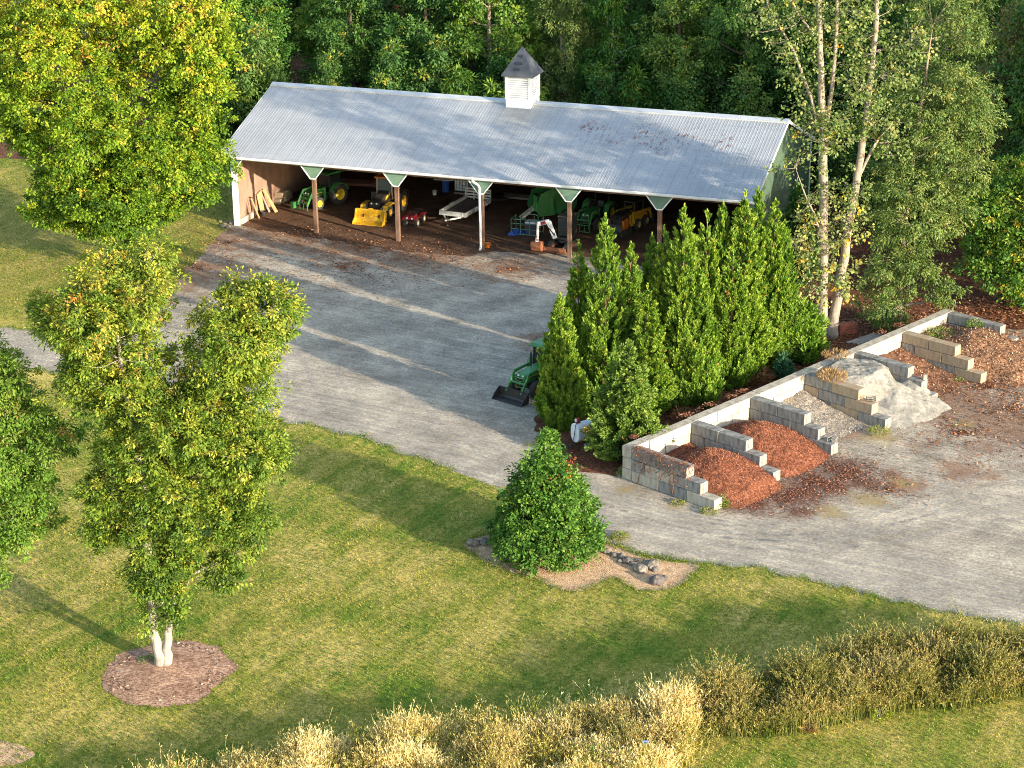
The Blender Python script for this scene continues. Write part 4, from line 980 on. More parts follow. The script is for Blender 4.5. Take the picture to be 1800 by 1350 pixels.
L_GRASS = leafmat('short grass', [(0, (.05, .11, .010)), (.35, (.115, .19, .018)), (.65, (.25, .25, .042)), (1, (.48, .38, .11))], .25, .7)
gold_px = [(150, 1430), (300, 1385), (420, 1355), (560, 1322), (700, 1306), (850, 1288), (1000, 1268), (1140, 1240), (1216, 1240), (1228, 1300), (1210, 1345), (1130, 1400), (1000, 1450), (600, 1480), (200, 1480)]
olive_px = [(1222, 1262), (1260, 1236), (1330, 1222), (1430, 1200), (1500, 1180), (1560, 1166), (1640, 1158), (1720, 1158), (1860, 1172), (1900, 1230), (1800, 1226), (1700, 1246), (1600, 1250), (1540, 1262), (1440, 1282), (1370, 1296), (1280, 1300)]
V, rn = stalks(gpt(gold_px), 50000, .5, 1.55, 71, lean=.24, curl=.5, wid=.010, n_head=3, head_len=.11, clump=.62)
o = npmesh('golden_grass', V, rn, L_GOLD); tag(o, 'tall dry golden foxtail grass along the bottom edge of the lawn', 'grass', kind='stuff')
V, rn = stalks(gpt(gold_px), 9000, .4, 1.5, 72, lean=.5, curl=.4, wid=.014, n_head=4, head_len=.13, clump=.35)
Vs, rs_ = stalks(gpt(olive_px), 9000, .25, .8, 78, lean=.6, curl=.4, wid=.014, n_head=3, head_len=.12, clump=.5)
V = np.concatenate([V, Vs]); rn = np.concatenate([rn, rs_])
o = npmesh('green_undergrowth', V, rn, L_GRASS); tag(o, 'short green weeds growing under the golden grass and the olive weeds', 'weeds', kind='stuff')
V, rn = stalks(gpt(olive_px), 30000, .8, 2.15, 73, lean=.42, curl=.1, wid=.009, n_head=13, head_len=.11, clump=.30)
mix_px = [(980, 1300), (1100, 1262), (1240, 1250), (1300, 1250), (1260, 1310), (1180, 1345), (1000, 1360)]
V3, rn3 = stalks(gpt(mix_px), 2200, .6, 1.6, 77, lean=.42, curl=.1, wid=.009, n_head=13, head_len=.11, clump=.35)
V = np.concatenate([V, V3]); rn = np.concatenate([rn, rn3])
o = npmesh('olive_brush', V, rn, L_OLIVE); tag(o, 'bank of olive brown seeded weeds at the lower right', 'weeds', kind='stuff')
tuft_px = [(1130, 1262), (1200, 1246), (1226, 1262), (1216, 1290), (1140, 1296)]
V, rn = stalks(gpt(tuft_px), 1500, 1.0, 2.2, 75, lean=.26, curl=.3, wid=.010, n_head=4, head_len=.16, clump=.45)
o = npmesh('plume_grass', V, rn, L_GOLD); tag(o, 'tallest clump of buff plumed grass where golden grass meets olive weeds', 'grass')

# lawn blades: short tufts over the lawn the picture shows
vis = [G(-30, 590), G(-30, 260), G(430, 260), G(430, 560)]
def lawn_tufts(corners_px, n, seed, hmin, hmax, holes):
    g = np.random.default_rng(seed); q = np.array(gpt(corners_px)); lo, hi = q.min(0), q.max(0)
    P = lo + (hi - lo) * g.random((n, 2)); P = P[inpoly(P, q)]
    for h in holes: P = P[~inpoly(P, h)]
    n = len(P); f = np.array([mnoise.noise((x * .35, y * .35, 3)) + .6 * mnoise.noise((x * 1.3, y * 1.3, 9)) for x, y in P])
    az = g.random(n) * 2 * np.pi; l = (hmin + (hmax - hmin) * g.random(n)); D = unit(np.stack([np.cos(az) * .9, np.sin(az) * .9, .4 + .9 * g.random(n)], 1))
    Nn = unit(g.normal(size=(n, 3)) * .3 + np.array([0, 0, 1.0]))
    return leaf_quads(np.concatenate([P, np.zeros((n, 1))], 1), D, Nn, l, l * .30), np.clip(.42 - f * .42 + g.normal(0, .12, n), 0, 1)
V1, r1 = lawn_tufts([(-30, 660), (300, 690), (460, 728), (880, 856), (1060, 950), (1240, 990), (1450, 1025), (1850, 1105), (1850, 1370), (-40, 1370)], 260000, 81, .05, .15, [GRAVEL, BED, RING])
V2, r2 = lawn_tufts([(-30, 260), (400, 260), (400, 400), (300, 500), (130, 570), (-40, 560)], 80000, 82, .06, .16, [GRAVEL, WOOD])
o = npmesh('grass_blades', np.concatenate([V1, V2]), np.concatenate([r1, r2]), L_GRASS); tag(o, 'short mown grass blades of the lawn', 'grass', kind='stuff')
# longer fringe where the lawn meets gravel and beds
def fringe(poly, n, seed, sel, hmin=.04, hmax=.15):
    g = np.random.default_rng(seed); A = np.array(poly); i = g.integers(0, len(A), n); P = A[i] + g.normal(size=(n, 2)) * .16; P = P[sel(P)]
    n = len(P); az = g.random(n) * 2 * np.pi; l = hmin + (hmax - hmin) * g.random(n) ** 2
    D = unit(np.stack([np.cos(az) * .6, np.sin(az) * .6, np.ones(n)], 1)); Nn = unit(g.normal(size=(n, 3)))
    return leaf_quads(np.concatenate([P, np.zeros((n, 1))], 1), D, Nn, l, l * .2), np.clip(.4 + g.normal(0, .2, n), 0, 1)
Va, ra = fringe(GRAVEL, 60000, 84, lambda P: (P[:, 1] < 135) & (P[:, 0] < 25) & ~((P[:, 0] > -3) & (P[:, 1] > 90)))
Vb, rb2 = fringe(BED, 6000, 85, lambda P: P[:, 1] < 400); Vc, rc = fringe(RING, 2500, 86, lambda P: P[:, 1] < 400, .03, .08)
o = npmesh('grass_fringe', np.concatenate([Va, Vb, Vc]), np.concatenate([ra, rb2, rc]), L_GRASS); tag(o, 'uncut grass fringe along the drive and the beds', 'grass', kind='stuff')

# ================================================================ MACHINES AND CLUTTER
def paint(name, c, rough=.45, dirt=.3):
    return M(name, c, tuple(x * (1 - dirt) * .8 + q * .2 for x, q in zip(c, (.16, .11, .07))), 3.0, rough, spec=.4, bump=.12, bscale=7, bd=.01)
T_GREEN = paint('tractor green', (.035, .22, .055)); T_YEL = paint('wheel yellow', (.72, .52, .03)); RUBBER = M('tyre rubber', (.028, .027, .026), (.05, .045, .04), 5, .9); BLACK = paint('black paint', (.018, .019, .022), .45)
GLASS = M('dark cab glass', (.022, .028, .032), (.015, .02, .024), 1, .3, spec=.25); IRON = M('dark iron', (.06, .06, .065), None, 3, .6, metal=.4); CHROME = M('cylinder rod', (.6, .6, .6), None, 3, .25, metal=.9)
D_YEL = paint('digger yellow', (.74, .42, .02)); RUSTY = M('rusty steel', (.30, .105, .045), (.16, .06, .03), 4, .85, .4, 20); LAMP = M('lamp glass', (.85, .86, .84), None, 2, .2)
OFFW = paint('off white paint', (.66, .66, .62), .5, .2); RED = paint('red plastic', (.42, .02, .03), .4); ORANGE = paint('orange paint', (.70, .20, .02), .45); TANW = M('raw plank', (.50, .30, .14), (.36, .21, .10), 2, .8, sc=(1, 1, 1))
GREYW = M('grey wood', (.34, .29, .25), (.20, .17, .145), 2.5, .85, sc=(.5, 3, 3)); BLUEP = paint('blue plastic', (.02, .10, .46), .45); WHITEP = paint('white plastic', (.72, .74, .74), .45, .1)
def heading(A, B_): v = B_ - A; return math.atan2(-v.x, v.y)
def facing(pa, pb, z=0):
    A, B_ = G(*pa, z), G(*pb, z); m_ = (A + B_) / 2; m_.z = 0; return m_, heading(A, B_)
def fwd(h): return Vector((math.cos(h), math.sin(h), 0))
def wheel(par, x, y, r, wd, rim_m, lugs=16, name='wheel'):
    s = 1 if y > 0 else -1; h = wd / 2
    prof = [(r * .56, -h * .85), (r * .80, -h), (r * .95, -h * .8), (r, -h * .35), (r, h * .35), (r * .95, h * .8), (r * .80, h), (r * .56, h * .85)]
    mb = MB().lathe(prof, 28, (0, 0, 0), 'y')
    for k in range(lugs):
        a = 2 * PI * k / lugs
        for sg in (-1, 1):
            mb.bar((r * .99 * math.cos(a), 0, r * .99 * math.sin(a)), (r * .99 * math.cos(a + .22), sg * h * .85, r * .99 * math.sin(a + .22)), r * .09, r * .10, up=(math.cos(a), 0, math.sin(a)))
    t_ = mb.build(name, RUBBER, par, loc=(x, y, r))
    rm = MB().lathe([(.0, s * h * .35), (r * .18, s * h * .35), (r * .2, s * h * .55), (r * .24, s * h * .35), (r * .45, s * h * .25), (r * .52, s * h * .7), (r * .58, s * h * .82), (r * .58, -s * h * .82), (r * .45, -s * h * .4), (0, -s * h * .3)], 24, (0, 0, 0), 'y').build('rim', rim_m, t_, smooth=False)
    return t_
def tractor(name, label, loc, hd, group, cab=True, front='bucket', tone=T_GREEN, roof_m=None, s=1.0):
    t = thing(name, label, 'tractor', loc, hd, group); t.scale = (s, s, s)
    for y in (-.82, .82): wheel(t, -1.05, y, .80, .46, T_YEL, 18)
    for y in (-.74, .74): wheel(t, 1.0, y, .48, .32, T_YEL, 14)
    MB().prism([(-1.5, .62), (-.2, .55), (1.35, .55), (1.35, .82), (-.2, .85), (-1.5, 1.0)], -.26, .26).box((1.0, 0, .48), (.16, 1.3, .16)).box((-1.05, 0, .8), (.3, 1.3, .3)).build('chassis', IRON, t, bevel=.02)
    hp = [(-.25, .80), (1.42, .80), (1.50, .92), (1.46, 1.18), (1.30, 1.30), (.4, 1.42), (-.25, 1.47)]
    hd_ = MB().prism(hp, -.33, .33).build('hood', tone, t, bevel=.06)
    MB().box((1.475, 0, 1.02), (.06, .46, .28)).build('grille', BLACK, hd_)
    for y in (-.16, .16): MB().cyl((1.43, y, 1.21), (1.485, y, 1.19), .065, n=12).build('headlight', LAMP, hd_)
    for y in (-.335, .335): MB().box((.65, y, 1.12), (1.2, .012, .06)).build('hood_stripe', T_YEL, hd_)
    for y in (-.86, .86):
        pts = [(-1.05 + .9 * math.cos(a), .80 + .9 * math.sin(a)) for a in [R(q) for q in range(20, 166, 12)]]
        pin = [(-1.05 + .84 * math.cos(a), .80 + .84 * math.sin(a)) for a in [R(q) for q in range(20, 166, 12)]]
        MB().prism(pts + pin[::-1], y - .2, y + .2).build('fender', tone, t)
    if cab:
        c = MB()
        for x, y in ((-.28, -.62), (-.28, .62), (-1.45, -.66), (-1.45, .66)): c.bar((x, y, 1.0), (x + (.05 if x < -1 else -.08), y * .95, 2.38), .07)
        c.box((-.86, 0, 1.0), (1.2, 1.25, .1)); c.build('cab_frame', BLACK, t)
        MB().box((-.34, 0, 1.85), (.02, 1.1, .95)).build('windscreen', GLASS, t); MB().box((-1.42, 0, 1.85), (.02, 1.1, .85)).build('rear_window', GLASS, t)
        for y in (-.61, .61): MB().box((-.88, y, 1.75), (1.05, .02, 1.1)).build('cab_door', GLASS, t)
        MB().prism([(-1.65, 2.36), (-.1, 2.36), (-.05, 2.43), (-.25, 2.53), (-1.5, 2.53), (-1.68, 2.45)], -.72, .72).build('cab_roof', roof_m or tone, t, bevel=.04)
    else:
        st = MB().prism([(-1.35, 1.0), (-.85, 1.0), (-.85, 1.12), (-1.2, 1.14), (-1.32, 1.6), (-1.42, 1.6)], -.25, .25).build('seat', BLACK, t, bevel=.03)
        rp = MB().tube([(-1.5, -.55, .95), (-1.55, -.55, 2.1), (-1.55, .55, 2.1), (-1.5, .55, .95)], .04, 8).build('roll_bar', BLACK, t)
    ring_ = [(.0 + .19 * math.cos(a) * .4 - .5, .19 * math.sin(a), 1.52 + .19 * math.cos(a)) for a in [2 * PI * k / 16 for k in range(17)]]
    MB().tube(ring_, .018, 6).tube([(-.3, 0, 1.3), (-.5, 0, 1.52)], .025, 6).build('steering_wheel', BLACK, t)
    MB().tube([(.35, -.22, 1.35), (.35, -.22, 1.72), (.35, -.22, 2.15), (.30, -.22, 2.22)], [.035, .07, .05, .045], 10).build('exhaust_pipe', BLACK, t)
    for y in (-.52, .52):
        a = MB(); a.box((.15, y, .98), (.20, .10, 1.0)); a.bar((.12, y, 1.44), (1.35, y, 1.38), .085, .17).bar((1.32, y, 1.42), (2.02, y, .38), .085, .17)
        o = a.build('loader_arm', tone, t, bevel=.015)
        MB().cyl((.25, y, .85), (1.0, y, 1.18), .04, n=8).cyl((1.35, y, 1.22), (1.72, y, .82), .035, n=8).build('hydraulic_ram', IRON, o)
        MB().cyl((1.0, y, 1.18), (1.30, y, 1.30), .022, n=8).cyl((1.72, y, .82), (2.02, y, .52), .02, n=8).build('ram_rod', CHROME, o)
    MB().tube([(1.66, -.52, .88), (1.66, .52, .88)], .06, 8).build('cross_tube', tone, t)
    gd = MB()
    for z in (.62, .80, .98, 1.16): gd.tube([(1.56, -.3, z), (1.66, 0, z), (1.56, .3, z)], .022, 6)
    for y in (-.3, .3): gd.tube([(1.56, y, .6), (1.56, y, 1.25)], .025, 6)
    gd.build('brush_guard', tone, t)
    if front == 'bucket':
        prof = [(1.98, .55), (2.0, .12), (2.1, .02), (2.68, .02)]; th = .03
        k_ = MB(); W_ = 1.02
        inner = [(2.02, .55), (2.04, .14), (2.12, .06), (2.68, .035)]
        k_.prism(prof + inner[::-1], -W_, W_)
        for y in (-W_, W_): k_.prism([(1.98, .55), (2.0, .12), (2.1, .02), (2.68, .02), (2.45, .30), (2.05, .60)], y - .02, y + .02)
        k_.box((2.0, 0, .56), (.07, 2 * W_, .07)); k_.build('bucket', BLACK, t)
    else:
        k_ = MB()
        k_.tube([(2.05, -.62, .12), (2.05, .62, .12)], .035, 8).tube([(2.05, -.62, .62), (2.05, .62, .62)], .035, 8)
        for y in (-.62, -.2, .2, .62): k_.tube([(2.05, y, .1), (2.05, y, .64)], .03, 8)
        if front == 'box': k_.box((2.15, -.78, .36), (.34, .30, .46))
        k_.build('carrier_frame', tone, t)
        if front == 'fork':
            for y in (-.35, .35): MB().box((2.55, y, .08), (1.0, .12, .05)).build('fork_tine', IRON, t)
    return t
TG = 'green loader tractors'
m_, h = facing((518, 368), (542, 374)); tractor('loader_tractor', 'green loader tractor with yellow wheels parked in the left shed bay', m_ - fwd(h) * 2.1, h, TG, True, 'box')
m_, h = facing((1003, 408), (1042, 413)); tractor('loader_tractor', 'dark shaded green loader tractor behind the excavator and arborvitae tips', m_ - fwd(h) * 2.1, h, TG, False, 'frame')
m_, h = facing((862, 698), (924, 717)); tractor('loader_tractor', 'green loader tractor with a black bucket half hidden behind the arborvitae on the gravel yard', m_ - fwd(h) * 2.65, h, TG, True, 'bucket', s=1.05)

# backhoe loader
m_, h = facing((618, 394), (673, 399)); t = thing('backhoe_loader', 'yellow and black backhoe loader with a wide yellow front bucket inside the shed', 'backhoe', m_ - fwd(h) * 3.1, h)
for y in (-.95, .95): wheel(t, -1.3, y, .78, .50, D_YEL, 18)
for y in (-.90, .90): wheel(t, 1.1, y, .52, .34, D_YEL, 14)
MB().prism([(-2.0, .55), (1.6, .5), (1.7, .8), (-.2, .95), (-2.0, 1.1)], -.45, .45).build('chassis', IRON, t, bevel=.03)
hd_ = MB().prism([(-.3, .9), (1.65, .85), (1.72, 1.25), (1.55, 1.4), (-.3, 1.78)], -.42, .42).build('hood', BLACK, t, bevel=.06)
for y in (-.43, .43): MB().prism([(-.3, 1.0), (.9, .95), (.4, 1.5), (-.3, 1.66)], y - .012, y + .012).build('hood_panel', D_YEL, hd_)
for y in (-.2, .2): MB().cyl((1.68, y, 1.30), (1.73, y, 1.28), .06, n=10).build('headlight', LAMP, hd_)
for y in (-1, 1):
    MB().prism([(.35, 1.05), (.6, 1.18), (1.6, 1.15), (1.75, .85), (1.68, .82), (1.55, 1.07), (.6, 1.09), (.4, .98)], y * .9 - .2, y * .9 + .2).build('fender', D_YEL, t)
    MB().prism([(-2.15, .95), (-2.0, 1.5), (-1.3, 1.68), (-.6, 1.5), (-.5, .95), (-.62, .95), (-.7, 1.42), (-1.3, 1.58), (-1.9, 1.42), (-2.05, .95)], y * .95 - .25, y * .95 + .25).build('fender', BLACK, t)
c = MB()
for x, y in ((-.35, -.62), (-.35, .62), (-1.85, -.62), (-1.85, .62), (-1.1, -.64), (-1.1, .64)): c.bar((x, y, 1.1), (x, y * .93, 2.68), .08)
c.box((-1.1, 0, 1.15), (1.5, 1.2, .1)); c.build('cab_frame', paint('cab beige', (.50, .43, .28)), t)
for y in (-.6, .6): MB().box((-.75, y, 1.9), (.62, .02, 1.35)).build('cab_door', GLASS, t)
MB().box((-.37, 0, 2.0), (.02, 1.08, 1.2)).build('windscreen', M('pale glass', (.10, .13, .14), None, 1, .25, spec=.3), t)
MB().box((-1.1, 0, 2.75), (1.95, 1.45, .14)).build('cab_roof', ORANGE, t, bevel=.04)
for y in (-.62, .62):
    a = MB().bar((-.15, y, 1.35), (1.6, y, .98), .12, .22).bar((1.55, y, 1.02), (2.35, y, .45), .12, .22); o = a.build('loader_arm', BLACK, t, bevel=.02)
    MB().cyl((.3, y * 1.12, .95), (1.35, y * 1.12, 1.0), .05, n=8).build('hydraulic_ram', RED, o); MB().cyl((1.5, y, 1.2), (2.3, y, .75), .04, n=8).build('ram_rod', CHROME, o)
W_ = 1.17; k_ = MB()
k_.prism([(2.3, .95), (2.2, .5), (2.35, .1), (2.6, .02), (3.12, .02), (3.12, .05), (2.62, .06), (2.40, .14), (2.27, .5), (2.36, .95)], -W_, W_)
for y in (-W_, W_): k_.prism([(2.3, .95), (2.2, .5), (2.35, .1), (2.6, .02), (3.12, .02), (3.0, .22), (2.62, .45), (2.45, 1.02)], y - .03, y + .03)
k_.box((2.32, 0, .98), (.08, 2 * W_, .1)).box((2.33, 0, 1.05), (.06, .34, .1)); k_.build('bucket', D_YEL, t)
bh = MB().bar((-2.1, 0, .9), (-2.6, 0, 2.35), .24, .34).bar((-2.6, 0, 2.35), (-3.1, 0, 1.2), .2, .28); bo = bh.build('backhoe_boom', D_YEL, t, bevel=.03)
MB().prism([(-3.05, 1.2), (-3.4, 1.0), (-3.5, .55), (-3.1, .4), (-2.95, .8)], -.3, .3).build('backhoe_bucket', IRON, bo)
for y in (-.75, .75): MB().bar((-2.15, y, 1.3), (-2.3, y, .2), .14, .14).box((-2.3, y, .12), (.3, .25, .08)).build('stabiliser_leg', D_YEL, t)

# quad bike
m_, h = facing((712, 397), (734, 399)); t = thing('quad_bike', 'small red and black quad bike between the backhoe and the trailer', 'quad bike', m_ - fwd(h) * .62, h)
for x in (-.62, .62):
    for y in (-.44, .44): wheel(t, x, y, .31, .25, paint('pale rim', (.5, .45, .35)), 12)
MB().prism([(-.8, .42), (.75, .42), (.9, .55), (.6, .7), (-.7, .66)], -.22, .22).build('chassis', BLACK, t, bevel=.03)
MB().prism([(.1, .66), (.35, .9), (.75, .84), (.98, .62), (.9, .56), (.4, .66)], -.36, .36).build('front_cowl', RED, t, bevel=.04)
for x0 in (-.62, .62):
    for y in (-.45, .45): MB().prism([(x0 - .36, .62), (x0 - .22, .74), (x0 + .2, .74), (x0 + .38, .58), (x0 + .34, .56), (x0 + .18, .70), (x0 - .2, .70), (x0 - .33, .6)], y - .15, y + .15).build('fender', RED, t)
MB().prism([(-.65, .72), (.08, .72), (.1, .84), (-.3, .82), (-.62, .88)], -.17, .17).build('seat', BLACK, t, bevel=.03)
MB().tube([(.28, -.38, 1.08), (.33, -.15, 1.04), (.36, 0, .95), (.33, .15, 1.04), (.28, .38, 1.08)], .022, 6).build('handlebar', BLACK, t)
for y in (-.2, .2): MB().cyl((.92, y, .70), (.98, y, .69), .075, n=10).build('headlight', LAMP, t)
for x0 in (-.72, .66):
    rk = MB()
    for y in (-.3, -.1, .1, .3): rk.tube([(x0 - .2, y, .92), (x0 + .2, y, .92)], .015, 6)
    for dx in (-.2, .2): rk.tube([(x0 + dx, -.36, .92), (x0 + dx, .36, .92)], .015, 6).tube([(x0 + dx, 0, .92), (x0 + dx, 0, .7)], .015, 6)
    rk.build('luggage_rack', BLACK, t)

# utility trailer
m_, h = facing((770, 377), (821, 383), .5); t = thing('utility_trailer', 'off white flatbed trailer with low sides and a slatted rear gate', 'trailer', m_ - fwd(h) * 2.2, h)
W_ = 1.05; L2 = 2.2
MB().box((0, 0, .56), (4.4, 2.1, .06)).build('deck', M('trailer deck', (.16, .12, .10), (.10, .075, .06), 2, .85), t)
for y in (-W_, W_):
    q = MB().box((0, y, .68), (4.4, .05, .34)); o = q.build('side_board', OFFW, t)
    rb_ = MB()
    for k in range(6): rb_.box((-2 + k * .8, y + (.045 if y > 0 else -.045), .68), (.07, .04, .36))
    rb_.build('side_rib', OFFW, o)
o = MB().box((L2, 0, .68), (.05, 2.15, .34)).build('front_board', OFFW, t)
MB().box((L2 + .035, -.8, .68), (.03, .07, .34)).build('front_rib', OFFW, o); MB().box((L2 + .035, .8, .68), (.03, .07, .34)).build('front_rib', OFFW, o)
gt = MB()
for z in (.78, 1.0, 1.22, 1.42): gt.box((-L2, 0, z), (.04, 2.1, .13))
for y in (-1.03, -.35, .35, 1.03): gt.box((-L2 - .03, y, 1.02), (.05, .07, .96))
gt.build('rear_gate', OFFW, t)
for y in (-1, 1): wheel(t, -.35, y * 1.2, .33, .2, OFFW, 0); MB().prism([(-.85, .62), (-.7, .78), (0, .78), (.15, .62), (.1, .62), (-.05, .73), (-.65, .73), (-.8, .62)], y * 1.2 - .13, y * 1.2 + .13).build('mudguard', OFFW, t)
MB().bar((L2, -.7, .48), (L2 + 1.0, 0, .46), .08, .1).bar((L2, .7, .48), (L2 + 1.0, 0, .46), .08, .1).box((L2 + 1.08, 0, .48), (.24, .1, .1)).build('drawbar', OFFW, t)
MB().cyl((L2 + .9, .05, .04), (L2 + .9, .05, .75), .035, n=8).cyl((L2 + .9, .05, .02), (L2 + .9, .05, .06), .09, n=10).build('jack_stand', CHROME, t)

# mini excavator
m_, h = facing((959, 444), (990, 448)); t = thing('mini_excavator', 'mini excavator with white boom, black cab and rusty bucket under the shed eave', 'excavator', m_ - fwd(h) * 1.6, h)
for y in (-.62, .62):
    tr_ = [(-1.05, .3), (-.98, .1), (-.8, .02), (.8, .02), (.98, .1), (1.05, .3), (.98, .5), (.8, .56), (-.8, .56), (-.98, .5)]
    mb = MB().prism(tr_, y - .16, y + .16)
    for k in range(14): mb.box((-.9 + k * .138, y, .575), (.05, .32, .03))
    o = mb.build('track', RUBBER, t); MB().box((0, y, .3), (1.3, .34, .2)).build('track_frame', RUSTY, o)
MB().cyl((0, 0, .45), (0, 0, .75), .42, n=20).build('slew_ring', IRON, t)
bl = MB().prism([(1.35, .03), (1.5, .0), (1.62, .2), (1.55, .42), (1.5, .42), (1.54, .2)], -.85, .85)
for y in (-.45, .45): bl.bar((.7, y, .35), (1.5, y, .2), .12, .14)
bl.build('dozer_blade', RUSTY, t, bevel=.01)
MB().prism([(-1.1, .75), (.75, .75), (.75, .95), (-.1, 1.0), (-1.1, 1.35)], -.72, .72).build('house', BLACK, t, bevel=.05)
c = MB()
for x, y in ((.62, -.1), (.62, .70), (-.65, -.1), (-.65, .70)): c.bar((x, y, .9), (x * .95, y, 2.42), .07)
c.build('cab_frame', BLACK, t); MB().box((0, .3, 2.45), (1.5, .95, .08)).build('cab_roof', M('dark roof', (.075, .065, .065), None, 2, .6), t, bevel=.03)
MB().box((.62, .3, 1.7), (.02, .74, 1.3)).build('windscreen', GLASS, t)
for y in (-.1, .70): MB().box((0, y, 1.7), (1.2, .02, 1.3)).build('cab_door', GLASS, t)
gr = MB()
for z in (1.15, 1.32, 1.49, 1.66): gr.box((.66, .3, z), (.04, .7, .05))
gr.build('cab_guard', BLACK, t)
# boom swung to the machine's right, kinked, then the stick comes down to the bucket
P0, P1, P2, P3 = Vector((.75, -.32, .85)), Vector((1.0, -.72, 2.1)), Vector((1.45, -1.35, 1.95)), Vector((1.78, -1.25, .75))
bo = MB().bar(P0, P1, .22, .34).bar(P1 - (P2 - P1) * .08, P2, .20, .30).build('boom', WHITEP, t, bevel=.03)
pd = (P2 - P1).normalized(); sidev = pd.cross(Vector((0, 0, 1))).normalized(); midp = P1.lerp(P2, .5)
for sg in (-1, 1): MB().bar(midp - pd * .17 + sidev * sg * .106, midp + pd * .17 + sidev * sg * .106, .012, .22).build('boom_badge', RED, bo)
MB().cyl(P0 + Vector((.15, .05, .25)), P1 + Vector((.12, -.1, -.25)), .05, n=8).build('hydraulic_ram', IRON, bo)
sk_ = MB().bar(P2 + Vector((-.1, 0, .12)), P3, .18, .24).build('stick', WHITEP, t, bevel=.02)
MB().tube([P2 + Vector((-.25, .1, .1)), P2 + Vector((.12, 0, .15)), P2.lerp(P3, .5) + Vector((.16, 0, 0)), P3 + Vector((.08, 0, .1))], .03, 6).build('hydraulic_hose', BLACK, sk_)
bk = MB(); c0 = P3
prof = [(-.25, .0), (.30, -.05), (.34, -.35), (.15, -.66), (-.25, -.72), (-.55, -.55)]
bk.prism([(c0.x + a * .8, c0.z + .05 + b2) for a, b2 in prof], c0.y - .38, c0.y + .38); bk.bar((c0.x - .1, c0.y - .1, c0.z - .02), (c0.x + .05, c0.y + .1, c0.z + .2), .1)
bk.build('bucket', RUSTY, t, bevel=.01)

# skid steer seen from behind, and a black and orange compact loader in front of it
m_, h = facing((1085, 404), (1110, 408)); h2 = h + PI
t = thing('skid_steer', 'yellow skid steer loader seen from behind, under the shed roof near the fifth post', 'skid steer', m_ + fwd(h2) * 1.3, h2)
for x in (-.6, .6):
    for y in (-.72, .72): wheel(t, x, y, .42, .30, paint('tan rim', (.50, .34, .12)), 12)
MB().prism([(-1.3, .35), (1.2, .3), (1.25, .9), (.6, 1.05), (-.5, 1.1), (-1.3, 1.25)], -.52, .52).build('body', D_YEL, t, bevel=.04)
MB().box((-1.32, 0, .78), (.05, .66, .72)).build('rear_grille', BLACK, t)
for y in (-.43, .43): MB().box((-1.33, y, .5), (.05, .08, .14)).build('tail_lamp', RED, t)
c = MB()
for x, y in ((-.5, -.42), (-.5, .42), (.75, -.42), (.75, .42)): c.bar((x, y, 1.0), (x, y, 1.95), .07)
for z in (1.2, 1.45, 1.7): c.box((-.5, 0, z), (.03, .84, .03))
c.build('cab_cage', BLACK, t); MB().box((.12, 0, 1.98), (1.45, .98, .08)).build('cab_roof', BLACK, t)
for y in (-.66, .66): MB().bar((-1.15, y, .6), (-1.2, y, 1.4), .16, .2).bar((-1.2, y, 1.38), (1.3, y, 1.15), .14, .18).bar((1.25, y, 1.2), (1.6, y, .4), .14, .18).build('lift_arm', D_YEL, t, bevel=.02)
MB().prism([(1.5, .75), (1.55, .1), (2.2, .02), (2.2, .06), (1.62, .14), (1.57, .75)], -.9, .9).build('bucket', IRON, t)
m_, h = facing((1064, 416), (1096, 420)); t = thing('compact_loader', 'black compact loader with an orange side panel behind the tallest arborvitae tip', 'loader', m_ - fwd(h) * .9, h)
for y in (-.5, .5):
    mb = MB().prism([(-.9, .25), (-.8, .06), (-.65, .02), (.65, .02), (.8, .06), (.9, .25), (.78, .48), (-.78, .48)], y - .15, y + .15); o = mb.build('track', RUBBER, t)
    MB().box((.15, y * 1.02, .86), (.9, .18, .72)).build('side_panel', ORANGE, t, bevel=.03)
MB().prism([(-.9, .4), (.6, .4), (.65, 1.2), (.3, 1.5), (-.9, 1.55)], -.42, .42).build('body', BLACK, t, bevel=.04)
MB().prism([(.9, 1.0), (.95, .5), (1.2, .35), (1.5, .42), (1.5, .46), (1.2, .42), (1.02, .54), (.96, 1.0)], -.6, .6).build('bucket', IRON, t)
for y in (-.35, .35): MB().bar((-.5, y, 1.5), (.7, y, 1.35), .1, .14).bar((.68, y, 1.38), (.98, y, .8), .1, .14).build('lift_arm', BLACK, t)

# big green implement with a rounded side and slanting pale beams
p_ = G(975, 383); t = thing('farm_implement', 'tall dark green farm implement with a rounded drum side and a pale slanting beam', 'implement', p_, R(205))
cyl_ = MB(); cyl_.lathe([(0, -.75), (1.0, -.75), (1.05, -.7), (1.05, .7), (1.0, .75), (0, .75)], 32, (-.5, 0, 1.35), 'y'); cyl_.build('drum', T_GREEN, t)
bl = MB()
for k in range(8): bl.box((.55 + k * .13, 0, 1.25 + k * .09), (.06, 1.3, .12))
bl.build('belt', BLACK, t)
for y in (-.72, .72): MB().prism([(.3, .45), (1.6, .5), (1.9, 1.1), (1.5, 2.2), (.2, 2.5), (-.2, 2.3)], y - .03, y + .03).build('side_panel', T_GREEN, t)
o = MB().box((1.85, .55, 1.5), (.1, .42, 1.15)).build('guard_panel', paint('bright green', (.03, .30, .08)), t); MB().box((1.91, .55, 1.45), (.012, .12, .16)).build('panel_badge', D_YEL, o)
MB().bar((2.9, .1, .45), (-.9, .1, 2.75), .14, .16).bar((2.9, .4, .45), (-.9, .4, 2.75), .14, .16).build('slanting_beam', M('pale beam', (.42, .40, .32), None, 2, .6), t)
for y in (-.95, .95): wheel(t, -.5, y, .42, .3, T_YEL, 12)

